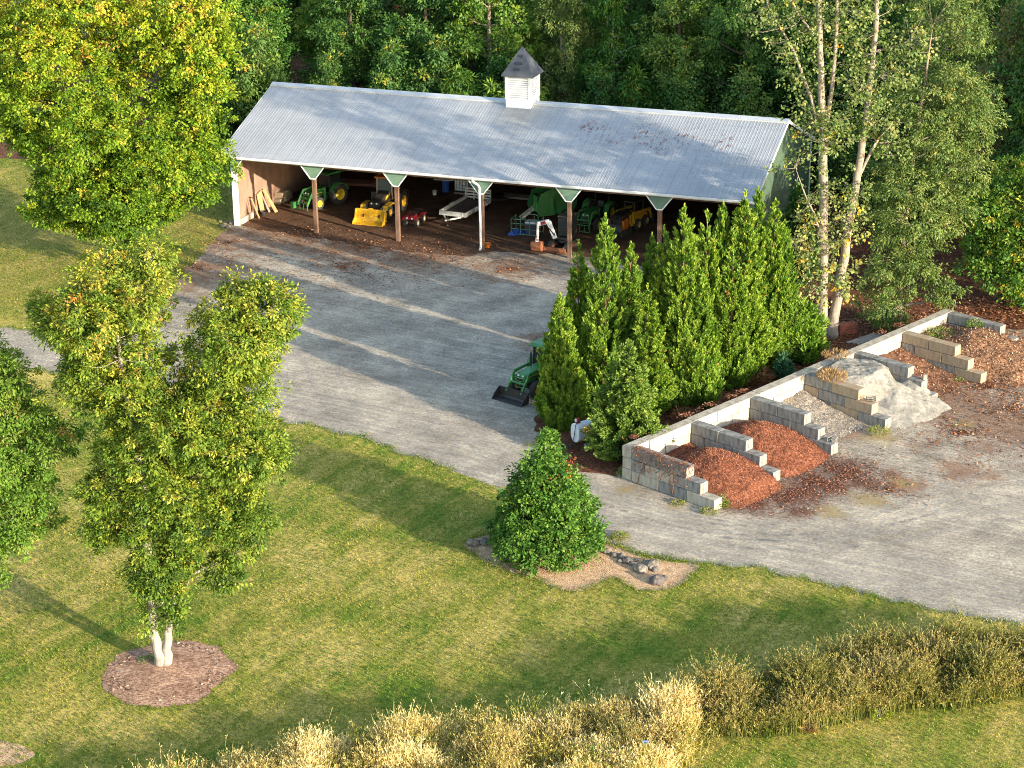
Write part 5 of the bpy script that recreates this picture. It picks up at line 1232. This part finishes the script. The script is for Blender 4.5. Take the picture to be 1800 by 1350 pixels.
# tubular rack with a dark box, blue tarp
m_, h = facing((900, 412), (946, 416)); t = thing('tubular_rack', 'open pale green tubular steel rack left of the excavator', 'rack', m_, h)
PALEG = paint('pale green tube', (.14, .30, .19))
for z in (.06, .45, .85, 1.15): MB().tube([(0, -1.05, z), (0, 1.05, z)] if z < 1.1 else [(0, -1.05, 1.15), (0, -.3, 1.15)], .028, 6).build('rail', PALEG, t)
for z in (.06, .85): MB().tube([(-1.1, -1.05, z), (-1.1, 1.05, z)], .028, 6).build('rail', PALEG, t)
for y in (-1.05, -.35, .35, 1.05):
    for x in (0, -1.1): MB().tube([(x, y, 0), (x, y, 1.15 if x == 0 else 1.2)], .028, 6).build('upright', PALEG, t)
for y in (-1.05, 1.05):
    for z in (.06, .6, 1.15): MB().tube([(-1.1, y, z), (0, y, z)], .028, 6).build('rail', PALEG, t)
MB().tube([(-.02, -.32, 1.1), (-.02, -.3, 1.52), (-.02, -.15, 1.62), (-.02, .8, 1.62), (-.02, .98, 1.52), (-.02, 1.02, 1.1)], .03, 8).build('hoop', PALEG, t)
q = m_ - fwd(h) * .5; side = Vector((-math.sin(h), math.cos(h), 0)); q = q + side * .35
t = thing('engine_box', 'dark blue box with a white lid standing inside the tubular rack', 'box', q, h)
MB().box((0, 0, .42), (.7, .8, .84)).build('case', paint('dark blue', (.03, .045, .085)), t, bevel=.03); MB().box((0, 0, .92), (.74, .84, .14)).build('lid', WHITEP, t, bevel=.03)
def crumple(name, label, cat, c, rx, ry, hgt, m, seed, n=26):
    vs, fs = [], []
    for j in range(n + 1):
        for i in range(n + 1):
            a, b_2 = i / n * 2 - 1, j / n * 2 - 1; e = max(0, 1 - (a * a + b_2 * b_2))
            rp_ = 1 + .25 * mnoise.noise((a * 2, b_2 * 2, seed))
            z = .012 + hgt * e ** .7 * (.55 + .9 * abs(mnoise.noise((a * 3, b_2 * 3, seed)))) + .05 * mnoise.noise((a * 8, b_2 * 8, seed)) * e
            vs.append((a * rx * rp_, b_2 * ry * rp_, max(.012, z)))
    for j in range(n):
        for i in range(n): fs.append((j * (n + 1) + i, j * (n + 1) + i + 1, (j + 1) * (n + 1) + i + 1, (j + 1) * (n + 1) + i))
    o = MB().add(vs, fs).build(name, m, loc=c, rot=(0, 0, .5)); return tag(o, label, cat)
crumple('tarpaulin', 'crumpled bright blue tarpaulin on the shed floor before the tubular rack', 'tarpaulin', G(908, 411), .72, .42, .42, BLUEP, 4)

# things along the left wall
def Wl(px, py, x=.12):
    d = ray(px, py); n = SX; t_ = (S(x, 0) - Vector((0, 0, CAM_H))).dot(n) / d.dot(n); return Vector((0, 0, CAM_H)) + d * t_
rs = []
for j in range(3):
    for k in range(29):
        a = 2 * PI * k / 28; rs.append((.03 * j + .02 * math.sin(a * 3 + j), (.42 + .02 * j) * math.cos(a), (.66 + .03 * j) * math.sin(a)))
c_ = Wl(440, 362, .22); o = MB().tube(rs, .016, 6).build('wire_coil', M('rusty wire', (.16, .085, .055), None, 5, .8), loc=c_, rot=(0, R(8), YA)); tag(o, 'large coil of rusty wire leaning on the left inner wall of the shed', 'wire coil')
def plank(name, label, bpx, tpx, wd, th, m, xw, up=(0, 0, 1)):
    a = G(*bpx, .03); b_2 = Wl(*tpx, xw); L = (b_2 - a).length; d = (b_2 - a).normalized(); sd = d.cross(SX).normalized(); nn = sd.cross(d)
    Mx = Matrix((sd, d, nn)).transposed(); o = MB().box((0, 0, 0), (wd, L, th)).build(name, m, bevel=.006); o.matrix_world = Matrix.Translation((a + b_2) / 2) @ Mx.to_4x4()
    return tag(o, label, 'plank', 'boards leaning on the left shed wall')
plank('plank', 'narrow pale stick leaning across the wire coil', (456, 384), (440, 345), .14, .06, TANW, .16)
plank('plank', 'wide tan board leaning at the left, behind the narrow stick', (463, 373), (455, 338), .8, .04, TANW, .2)
plank('plank', 'long tan board leaning at the right with an end cut square', (486, 373), (463, 333), .42, .05, TANW, .25)
plank('plank', 'dark brown board leaning between the two tan boards', (474, 373), (460, 340), .26, .04, GREYW, .16)
def pail(name, label, loc, r, hgt, m, cat='bucket'):
    t_ = thing(name, label, cat, loc, 0)
    MB().lathe([(0, .01), (r * .8, .01), (r, hgt), (r * 1.06, hgt), (r * 1.06, hgt - .03), (r * .97, hgt - .03), (r * .76, .03), (0, .03)], 20).build('pail', m, t_, smooth=False)
    return t_
q = pail('bucket', 'black bucket on the shed floor below the leaning boards', G(463, 379), .22, .34, BLACK); MB().tube([(.22 * math.cos(a), 0, .33 + .1 * math.sin(a)) for a in [PI * k / 10 for k in range(11)]], .01, 5).build('handle', IRON, q)
q = pail('bucket', 'white bucket on the dark floor near the back wall of the shed', G(764, 343), .17, .38, WHITEP); MB().tube([(.17 * math.cos(a), 0, .37 + .22 * math.sin(a)) for a in [PI * k / 10 for k in range(11)]], .012, 5).build('handle', IRON, q)
q = pail('bucket', 'orange bucket on the gravel beside the white downspout', G(857, 435), .23, .32, ORANGE); MB().tube([(.23 * math.cos(a), 0, .31 + .04 * math.sin(a)) for a in [PI * k / 10 for k in range(11)]], .01, 5).build('handle', IRON, q)
q = pail('planter_pot', 'large black plant pot on the mulch beside the arborvitae row', G(1253, 703), .40, .46, BLACK, 'plant pot')
MB().lathe([(0, .36), (.34, .37), (.36, .34)], 20).build('soil', SOIL_M, q)
# stacked sacks against the wall
p_ = G(490, 358); t = thing('block_stack', 'low stack of pale brown blocks behind the leaning boards', 'blocks', p_, YA)
for k, (x, y, z) in enumerate(((0, 0, .22), (.1, .75, .22), (.0, 1.45, .22), (.05, .35, .62), (.05, 1.05, .62))): MB().box((x, y, z), (.62, .66, .40)).build('block', M('sack brown', (.36, .28, .19), (.26, .20, .13), 3, .9) if k == 0 else bpy.data.materials['sack brown'], t, bevel=.04)
# IBC tank, barrel with plank, flat boards
p_ = G(815, 340); t = thing('caged_tank', 'white plastic liquid tank in a wire cage at the back of the shed', 'tank', p_, YA)
MB().box((0, 0, .78), (1.12, .95, 1.0)).build('bottle', WHITEP, t, bevel=.08); MB().box((0, 0, .12), (1.2, 1.0, .14)).build('pallet', GREYW, t); cg = MB()
for z in (.32, .55, .78, 1.0, 1.24): cg.tube([(-.59, -.5, z), (.59, -.5, z), (.59, .5, z), (-.59, .5, z), (-.59, -.5, z)], .012, 5)
for k in range(6):
    x = -.59 + k * .236
    cg.tube([(x, -.505, .18), (x, -.505, 1.26)], .012, 5).tube([(x, .505, .18), (x, .505, 1.26)], .012, 5)
for k in range(4):
    y = -.3 + k * .2
    for x in (-.595, .595): cg.tube([(x, y, .18), (x, y, 1.26)], .012, 5)
cg.build('cage', CHROME, t)
p_ = G(784, 337); o = MB().lathe([(0, 0), (.28, 0), (.29, .04), (.29, .3), (.30, .32), (.29, .34), (.29, .6), (.30, .62), (.29, .64), (.29, .88), (.27, .9), (0, .88)], 24).build('barrel', BLUEP, loc=p_); tag(o, 'blue plastic barrel at the back of the shed left of the caged tank', 'barrel')
o = MB().box((0, 0, 0), (1.9, .22, .06)).build('plank', OFFW, loc=(p_.x, p_.y, .935), rot=(0, 0, YA + .1)); tag(o, 'white plank lying across the top of the blue barrel', 'plank')
def floor_boards(label, px, py, n, lx, ly, m, rz, name='board_stack'):
    t_ = thing(name, label, 'boards', G(px, py), rz); r3 = random.Random(px)
    for k in range(n): MB().box((r3.uniform(-.1, .1), (k % 4 - 1.5) * ly * 1.08, .05 + .07 * (k // 4)), (lx * r3.uniform(.85, 1.05), ly, .05)).build('board', m, t_, rot=(0, 0, r3.uniform(-.04, .04)))
floor_boards('dark flat panels lying on the floor behind the trailer gate', 868, 348, 8, 1.9, .42, BLACK, YA + .5)
floor_boards('weathered brown boards lying flat near the back wall', 908, 347, 8, 3.4, .24, GREYW, YA)
floor_boards('heap of reddish boards at the back between tractor and backhoe', 622, 323, 12, 4.2, .30, M('reddish board', (.26, .13, .11), (.16, .09, .075), 2, .85), YA + .1)

# ================================================================ SMALL THINGS OUTDOORS
# white fuel tank with its pump
h = math.atan2(.55, .83); p_ = G(1010, 786); t = thing('fuel_tank', 'white oval fuel tank with a red pump between the arborvitae and the cedar', 'tank', p_, h)
cap = [(.38 * math.cos(a), .98 + .38 * math.sin(a)) for a in [PI * k / 10 for k in range(11)]] + [(.38 * math.cos(a), .66 + .38 * math.sin(a)) for a in [PI + PI * k / 10 for k in range(11)]]
MB().prism(cap, 0, 1.5, 'x').build('tank_body', M('tank white', (.74, .76, .78), (.62, .64, .66), 2, .45), t, bevel=.04)
for x in (.25, 1.25):
    for y in (-.28, .28): MB().cyl((x, y, 0), (x, y, .5), .035, n=8).build('leg', IRON, t)
pm = MB().box((.2, 0, 1.48), (.2, .24, .26)).cyl((.2, 0, 1.33), (.2, 0, 1.48), .03, n=8).build('pump', RED, t, bevel=.02); MB().cyl((.06, 0, 1.52), (.1, 0, 1.52), .09, n=12).build('pump_dial', WHITEP, pm)
MB().tube([(.1, -.1, 1.45), (-.06, -.16, 1.3), (-.06, -.1, .9), (-.05, .02, .5), (-.12, .1, .15), (-.2, .15, .03)] + [(-.2 + .3 * math.cos(a) - .3, .15 + .3 * math.sin(a), .03 + .004 * k) for k, a in enumerate([2 * PI * q / 14 for q in range(29)])], .022, 6).build('hose', BLACK, t)
MB().box((.5, -.55, .14), (.42, .22, .26)).build('step_block', CON_SHADED_GREY, t)
# cinder blocks, loose stones, hose coil and wooden stub on the wall steps
def onwall(k, v, du, z): q = Bp(BS * k + WD[k] + .305 + du, v, z); return q
def cinder(loc, rz, label):
    mb = MB()
    for x in (-.185, 0, .185): mb.box((x, 0, .1), (.032, .19, .2))
    for y in (-.085, .085): mb.box((0, y, .1), (.40, .03, .197))
    o = mb.build('cinder_block', CON_SHADED_GREY, loc=loc, rot=(R(90), 0, rz)); tag(o, label, 'cinder block', 'cinder blocks on the wall end')
cinder(onwall(2, BL - .66, .12, HB + .11), BROT, 'hollow cinder block on the wall step, the one nearer the upper course')
cinder(onwall(2, BL - .28, .15, HB + .11), BROT + .3, 'hollow cinder block on the outer corner of the same wall step')
q = onwall(3, BL - 1.25, .02, 2 * HB + .02); rs = [(.27 * math.cos(a) + .02 * math.sin(3 * a), .22 * math.sin(a), .02 + .006 * k) for k, a in enumerate([2 * PI * q_ / 16 for q_ in range(50)])]
o = MB().tube(rs, .016, 6).build('hose_coil', BLACK, loc=q); tag(o, 'black hose coil lying on the step of the tan block wall', 'hose')
q = onwall(4, BL - 1.05, .18, 2 * HB); o = MB().box((0, 0, .14), (.22, .22, .28)).build('wooden_stub', GREYW, bevel=.02, loc=q); tag(o, 'short square wooden stub standing on the step of a block wall', 'wood block')
def rock_mesh(seed):
    bm = bmesh.new(); bmesh.ops.create_icosphere(bm, subdivisions=3, radius=1)
    for v in bm.verts:
        n_ = v.co.normalized(); d = 1 + .35 * mnoise.noise((n_.x * 1.4 + seed, n_.y * 1.4, n_.z * 1.4)) + .14 * mnoise.noise((n_.x * 3.5, n_.y * 3.5 + seed, n_.z * 3.5)); v.co = n_ * d; v.co.z = v.co.z * .62
    me = bpy.data.meshes.new('rock'); bm.to_mesh(me); bm.free(); return me
ROCK_M = M('field stone', (.23, .195, .155), (.10, .082, .066), 2.0, .9, .5, 12); ROCK_D = M('dark stone', (.13, .11, .095), (.07, .06, .055), 2, .9, .5, 12)
rms = [rock_mesh(i * 3.7) for i in range(4)]
for m_ in rms: m_.materials.append(ROCK_M)
rd = rms[3].copy(); rd.materials.clear(); rd.materials.append(ROCK_D)
rocks = [(833, 958, .34, 'flat pale rock at the left end of the pine straw bed, left of two'), (851, 955, .30, 'flat pale rock at the left end of the pine straw bed, right of two'),
         (1068, 972, .24, ''), (1080, 978, .20, ''), (1092, 981, .26, ''), (1090, 988, .16, ''), (1102, 988, .27, 'dark stone in the middle of the stone line'), (1112, 993, .18, ''), (1118, 986, .15, ''), (1126, 1004, .36, 'broad flat stone lying at the front of the stone line'),
         (1136, 994, .26, ''), (1146, 997, .36, 'largest pale stone at the drive side of the stone line'), (1153, 1004, .22, ''), (1155, 1024, .40, 'large dark boulder at the right end of the planting bed'), (1168, 1018, .2, 'pale stone behind the large dark boulder')]
for i, (px, py, r_, lab) in enumerate(rocks):
    dark = 'dark' in lab; o = bpy.data.objects.new('rock', rd if dark else rms[i % 3]); C.objects.link(o); o.location = G(px, py) + Vector((0, 0, r_ * .3)); o.scale = (r_, r_ * (.7 + .1 * (i % 4)), r_); o.rotation_euler = (0, 0, i * 1.3)
    tag(o, lab or 'small brown field stone in the line of stones right of the holly', 'rock', 'rocks edging the planting bed')
for i in range(9):                                   # pale rubble outside the left corner of the shed
    q = G(388 + (i * 7) % 22, 390 + (i * 5) % 13); r_ = .13 + .03 * (i % 4); o = bpy.data.objects.new('rock', rms[i % 3]); C.objects.link(o); o.location = q + Vector((0, 0, r_ * .3)); o.scale = (r_,) * 3; o.rotation_euler = (0, 0, i)
    tag(o, 'pale rubble stone heaped outside the left front corner of the shed', 'rock', 'rubble stones at the shed corner')
# bricks and old boards behind the wall by the tulip tree
t = thing('brick_stack', 'small stack of red bricks at the foot of the tulip tree', 'bricks', G(1490, 588), .4)
BRK = M('old brick', (.26, .075, .04), (.14, .045, .028), 3, .9)
for z in range(4):
    for x in range(3):
        for y in range(2): MB().box((x * .42 - .42, y * .24, .12 + z * .17), (.40, .22, .15)).build('brick', BRK, t, bevel=.01)
floor_boards('old grey boards lying behind the block wall near the tulip tree', 1525, 598, 4, 2.6, .25, GREYW, BROT - .1)
# dead vine over the end wall: runs in the wall's own space
VINE = M('dead vine', (.24, .11, .06), (.13, .06, .035), 4, .9); wl0 = Bp(WD[0], .61); hw = BROT - PI / 2
mb = MB(); r4 = random.Random(3)
def onface(a, z):
    return (a, -.035 if z < 1.83 else min(.6, (z - 1.83)) - .03, min(z, 1.865))
def jz(x): return x + r4.uniform(-.05, .05)
for k in range(17):
    x = -.2 + k * .30
    for sg in (-1, 1):
        pts = []; z = 2.25; xx = x + r4.uniform(-.05, .05); zmin = r4.choice((.95, .75, .7, 1.3, 1.1, 1.5))
        while z > zmin and .05 < xx + sg * .01 < 4.1:
            pts.append(onface(jz(xx), z)); z -= .13; xx += sg * .105
        if len(pts) > 2: mb.tube(pts, .011 + r4.random() * .007, 5)
for x0, x1 in ((.75, .45), (2.55, 2.75), (2.9, 2.75)):
    mb.tube([onface(x0 + (x1 - x0) * f + r4.uniform(-.03, .03), .85 * (1 - f) + .02) for f in (0, .25, .5, .75, 1)], .022, 6)
for k in range(45):                                  # tangle along the top edge
    x = r4.uniform(.1, 4.1); pts = [(x + r4.uniform(-.25, .25) * i, r4.uniform(-.08, .35), 1.86 + r4.uniform(.0, .16)) for i in range(4)]; mb.tube(pts, .009, 4)
vt = thing('dead_vine', 'dead reddish brown vine hanging in a net over the end block wall', 'vine', wl0, hw); mb.build('stems', VINE, vt)
g = np.random.default_rng(8); n = 150; xa = g.random(n) * 4.0 + .1; za = .75 + 1.2 * g.random(n); P = np.array([onface(a, z) for a, z in zip(xa, za)]) + g.normal(size=(n, 3)) * .02 - np.array([0, .03, 0])
npmesh('leaves', leaf_quads(P, unit(g.normal(size=(n, 3)) + np.array([0, -.3, -.7])), unit(g.normal(size=(n, 3)) + np.array([0, -1.2, .3])), np.full(n, .10), np.full(n, .06)), g.random(n), leafmat('dry vine leaf', [(0, (.14, .05, .025)), (.6, (.30, .12, .05)), (1, (.45, .22, .10))], .2), vt)
# little weeds and tufts
def weed(name, label, cat, px, py, hgt, rad, leaf, seed, n=420, z=0, ln=.10, group=None, up=.7, asp=.35):
    g = np.random.default_rng(seed); base = G(px, py, z); az = g.random(n) * 2 * np.pi; q = rad * np.sqrt(g.random(n)); zz = hgt * g.random(n) * (1 - .6 * q / rad)
    P = np.stack([q * np.cos(az), q * np.sin(az), zz], 1); D = unit(np.stack([np.cos(az), np.sin(az), up * (1 + g.random(n))], 1) + g.normal(size=(n, 3)) * .4); Nn = unit(g.normal(size=(n, 3)) + np.array([0, 0, .6]))
    l = ln * (.6 + .8 * g.random(n)); root = thing(name, label, cat, base, 0, group)
    npmesh('foliage', leaf_quads(P, D, Nn, l, l * asp), np.clip(.45 + g.normal(0, .16, n) + .15 * zz / hgt, 0, 1), leaf, root)
    mb = MB()
    for k in range(9): a = k * .7; mb.tube([(0, 0, 0), (rad * .35 * math.cos(a), rad * .35 * math.sin(a), hgt * .5), (rad * .6 * math.cos(a), rad * .6 * math.sin(a), hgt * .8)], .008, 4)
    mb.build('stems', BARK_GREY, root)
    return root
BRACK2 = leafmat('dry tuft', [(0, (.12, .07, .03)), (.5, (.30, .19, .08)), (1, (.48, .34, .17))], .2)
weed('weed', 'leafy weed at the outer end of the vine hung wall', 'weed', 1266, 892, .85, .45, L_EDGE, 301)
weed('weed', 'green weed at the drive corner of the long block wall', 'weed', 1094, 836, .35, .32, L_CEDAR, 302, 260)
weed('weed', 'sprawling green weed below the last step of the vine hung wall', 'weed', 1246, 902, .28, .42, L_GRASS, 303, 260)
weed('weed', 'small green weed on the drive beside the vine hung wall', 'weed', 1192, 886, .18, .35, L_GRASS, 304, 220)
weed('weed', 'green grass tuft at the edge of the drive right of the holly', 'weed', 1090, 945, .3, .42, L_GRASS, 305, 320)
weed('weed', 'tiny green plant beside the twin stemmed trunk in the mulch ring', 'weed', 258, 1164, .3, .34, L_EDGE, 306, 220)
weed('weed', 'bushy green weed on the leaf covered heap beside its left wall', 'weed', 1652, 592, .7, .85, L_CEDAR, 307, 700, 1.1)
weed('weed', 'round green weed on the far wall of the leaf covered heap', 'weed', 1712, 574, .6, .5, L_EDGE, 308, 420, 1.5)
weed('weed', 'small green sprout in the leaves in front of the brown soil bin', 'weed', 1745, 645, .2, .32, L_EDGE, 309, 160)
weed('weed', 'tiny green sprout at the mouth of the brown soil bin', 'weed', 1684, 670, .2, .3, L_EDGE, 310, 160)
weed('dry_grass_tuft', 'dry straw coloured grass tuft on the stone dust pile beside the tan wall', 'grass', 1462, 668, .6, .8, BRACK2, 311, 700, 1.75, ln=.28, up=1.6, asp=.1)
weed('dry_grass_tuft', 'dry straw coloured grass on top of the back wall behind the stone dust', 'grass', 1470, 628, .3, .8, BRACK2, 312, 420, 1.85, ln=.22, up=1.4, asp=.1)
weed('dry_grass_tuft', 'low straw grass tuft at the foot of the tan stepped wall', 'grass', 1545, 762, .3, .6, L_GRASS, 313, 360, ln=.2, up=1.2, asp=.1)
BRACK = leafmat('dead bracken', [(0, (.09, .04, .02)), (.5, (.26, .125, .06)), (1, (.45, .27, .13))], .25)
weed('bracken_patch', 'patch of dead rust brown bracken at the foot of the arborvitae row', 'bracken', 1315, 668, .9, 1.4, BRACK, 314, 1800, ln=.3, up=.5, asp=.2)
weed('bracken_patch', 'withered brown stems along the mulch strip behind the left bins', 'bracken', 1210, 735, .5, .9, BRACK, 315, 700, ln=.3, up=.8, asp=.08)
weed('weed', 'reddish leaved weed low in the olive brush, left of two', 'weed', 1420, 1284, .5, .4, BRACK, 316, 260)
weed('weed', 'yellow green weed low in the olive brush, right of two', 'weed', 1547, 1262, .6, .45, L_OAK, 317, 320)
t = thing('marker_stake', 'thin stake with a small blue tag standing in the golden grass', 'stake', G(1134, 1348)); MB().cyl((0, 0, 0), (0, 0, 1.05), .018, n=8).build('stake', GREYW, t); MB().box((0, -.02, 1.1), (.22, .03, .14)).build('tag', paint('blue tag', (.09, .22, .60)), t)
# fallen leaves on the gravel near the shed, and bark chips round the heaps
def scatter(name, label, cat, discs, n, ln, leaf, seed, z=.012, within=None):
    g = np.random.default_rng(seed); D_ = np.array(discs); wts = D_[:, 2] ** 2; k = g.choice(len(D_), n, p=wts / wts.sum()); a = g.random(n) * 2 * np.pi; q = D_[k, 2] * np.abs(g.normal(0, .5, n))
    P = np.stack([D_[k, 0] + q * np.cos(a), D_[k, 1] + q * np.sin(a), np.full(n, z)], 1); f = np.array([mnoise.noise((x * .9, y * .9, seed)) for x, y in P[:, :2]]); P = P[f > -.12 + .25 * g.normal(size=n)]
    if within is not None: P = P[inpoly(P[:, :2], within)]
    n = len(P); a = g.random(n) * 2 * np.pi; Dd = unit(np.stack([np.cos(a), np.sin(a), .15 + .25 * g.random(n)], 1)); Nn = unit(g.normal(size=(n, 3)) * .4 + np.array([0, 0, 1.0])); l = ln * (.5 + g.random(n))
    o = npmesh(name, leaf_quads(P, Dd, Nn, l, l * .55), g.random(n), leaf); tag(o, label, cat, kind='stuff')
L_FALLEN = leafmat('fallen leaf', [(0, (.10, .035, .018)), (.5, (.26, .105, .05)), (1, (.46, .25, .12))], .1)
scatter('fallen_leaves', 'brown fallen leaves strewn over the gravel in front of the shed', 'leaves', gspots([(345, 470, 5), (400, 425, 5), (520, 415, 6), (640, 435, 6), (760, 450, 6), (900, 475, 4), (960, 600, 2.5), (600, 470, 10), (1740, 680, 8), (1650, 650, 6), (1690, 760, 7), (1780, 720, 8), (1760, 640, 6), (1560, 860, 3)]), 16000, .13, L_FALLEN, 401, .02)
scatter('bark_chips', 'reddish bark chips spilled around the mulch heaps', 'bark chips', gspots([(1390, 870, 3.0), (1440, 845, 3.0), (1490, 830, 3.0), (1330, 890, 2.0), (1430, 800, 2.0)]), 13000, .08, leafmat('bark chip', [(0, (.06, .022, .012)), (.5, (.20, .075, .04)), (1, (.44, .22, .13))], .05), 402, .012)
scatter('forest_leaves', 'fallen leaves on the ground of the wood behind the block wall', 'leaves', gspots([(1500, 570, 5), (1600, 560, 6), (1700, 545, 7), (1780, 550, 6), (1450, 610, 3), (1340, 680, 4)]), 9000, .16, L_FALLEN, 403, .03)

pts = [(*(Bp(u, -.3)[:2]), .55) for u in (1.2, 2.2, 5.4, 6.6, 7.4, 9.2, 10.2, 23.5, 25.2, 26.6)]
scatter('wall_top_litter', 'bark bits and dead leaves lying along the top of the long block wall', 'litter', pts, 2600, .10, bpy.data.materials['bark chip'], 405, 1.845, [tuple(Bp(u, v)[:2]) for u, v in ((.1, -.58), (29, -.58), (29, -.03), (.1, -.03))])

# wheel tracks worn along the drive
m, t, b = nodes('worn track'); co = N_(t, 'ShaderNodeTexCoord').outputs['Object']
at = N_(t, 'ShaderNodeAttribute'); at.attribute_name = 'edge'
tf = ramp_n(t, noise_n(t, co, 2.2, 6, .75), [(.42, (0, 0, 0)), (.62, (1, 1, 1))]); c_ = ramp_n(t, noise_n(t, co, 7, 8, .85), [(.36, (.22, .205, .18)), (.5, (.40, .37, .32)), (.64, (.62, .58, .50))])
t.links.new(c_, b.inputs['Base Color']); b.inputs['Roughness'].default_value = .95; b.inputs['Specular IOR Level'].default_value = .1
tp = N_(t, 'ShaderNodeBsdfTransparent'); mx = N_(t, 'ShaderNodeMixShader'); t.links.new(math_n(t, 'MULTIPLY', math_n(t, 'MULTIPLY', at.outputs['Fac'], tf), .75), mx.inputs[0]); t.links.new(tp.outputs[0], mx.inputs[1]); t.links.new(b.outputs[0], mx.inputs[2]); t.links.new(mx.outputs[0], t.nodes['Material Output'].inputs['Surface'])
def catmull(P, n=10):
    out = []
    for i in range(len(P) - 1):
        p0, p1, p2, p3 = P[max(i - 1, 0)], P[i], P[i + 1], P[min(i + 2, len(P) - 1)]
        for j in range(n):
            f = j / n; out.append(tuple(.5 * ((2 * b1) + (-a1 + c1) * f + (2 * a1 - 5 * b1 + 4 * c1 - d1) * f * f + (-a1 + 3 * b1 - 3 * c1 + d1) * f ** 3) for a1, b1, c1, d1 in zip(p0, p1, p2, p3)))
    return out + [P[-1]]
vs, fs, ev = [], [], []
def track(px, offs, wd):
    P = [Vector((x, y)) for x, y in catmull(gpt(px))]
    for of in offs:
        k0 = len(vs)
        for i, p in enumerate(P):
            d = (P[min(i + 1, len(P) - 1)] - P[max(i - 1, 0)]).normalized(); nn = Vector((-d.y, d.x)); wv = .10 * mnoise.noise((p.x * .15, p.y * .15, of * 3))
            end = min(1, i / 6, (len(P) - 1 - i) / 6)
            for e, h in ((-.5, 0), (0, 1), (.5, 0)):
                q = p + nn * (of + wv + e * wd); vs.append((q.x, q.y, .0105)); ev.append(h * end)
        for i in range(len(P) - 1):
            for j in range(2): fs.append((k0 + i * 3 + j, k0 + i * 3 + j + 1, k0 + i * 3 + j + 4, k0 + i * 3 + j + 3))
track([(-120, 598), (60, 612), (250, 640), (460, 698), (640, 738), (800, 790), (920, 838), (1040, 885), (1160, 925), (1300, 955), (1450, 985), (1600, 1015), (1720, 1045), (1900, 1085)], (-1.9, -1.35, -.75, -.3, .35, .9, 1.5, 2.0), .42)
track([(900, 815), (1040, 872), (1200, 920), (1340, 935), (1480, 925), (1600, 895), (1720, 850), (1850, 820)], (-.9, -.4, .5, 1.0), .40)
track([(1250, 945), (1400, 955), (1560, 940), (1700, 910), (1900, 890)], (-.8, .2, .9), .45)
track([(880, 800), (790, 730), (720, 640), (690, 540), (650, 460)], (-.9, .8), .45); track([(600, 730), (560, 640), (520, 560), (480, 470)], (-.9, .8), .45)
me = bpy.data.meshes.new('wheel_tracks'); me.from_pydata(vs, [], fs); me.update(); a_ = me.attributes.new('edge', 'FLOAT', 'POINT'); a_.data.foreach_set('value', ev); me.materials.append(m)
if me.polygons[0].normal.z < 0: me.flip_normals()
o = bpy.data.objects.new('wheel_tracks', me); C.objects.link(o); o['kind'] = 'structure'
scatter('ring_chips', 'bark chips and twigs in the mulch ring under the twin stemmed tree', 'bark chips', [(tc.x, tc.y, 2.6)], 5200, .11, leafmat('ring chip', [(0, (.08, .04, .025)), (.5, (.28, .16, .10)), (1, (.60, .44, .31))], .05), 407, .05, RING)
scatter('drive_stones', 'loose stones thrown from the drive onto the grass edge', 'stones', [(x, y, .45) for x, y in GRAVEL[::6] if y < 112 and x < 24 and not (x > -3 and y > 90)], 5200, .06, STONE_M, 408, .012)
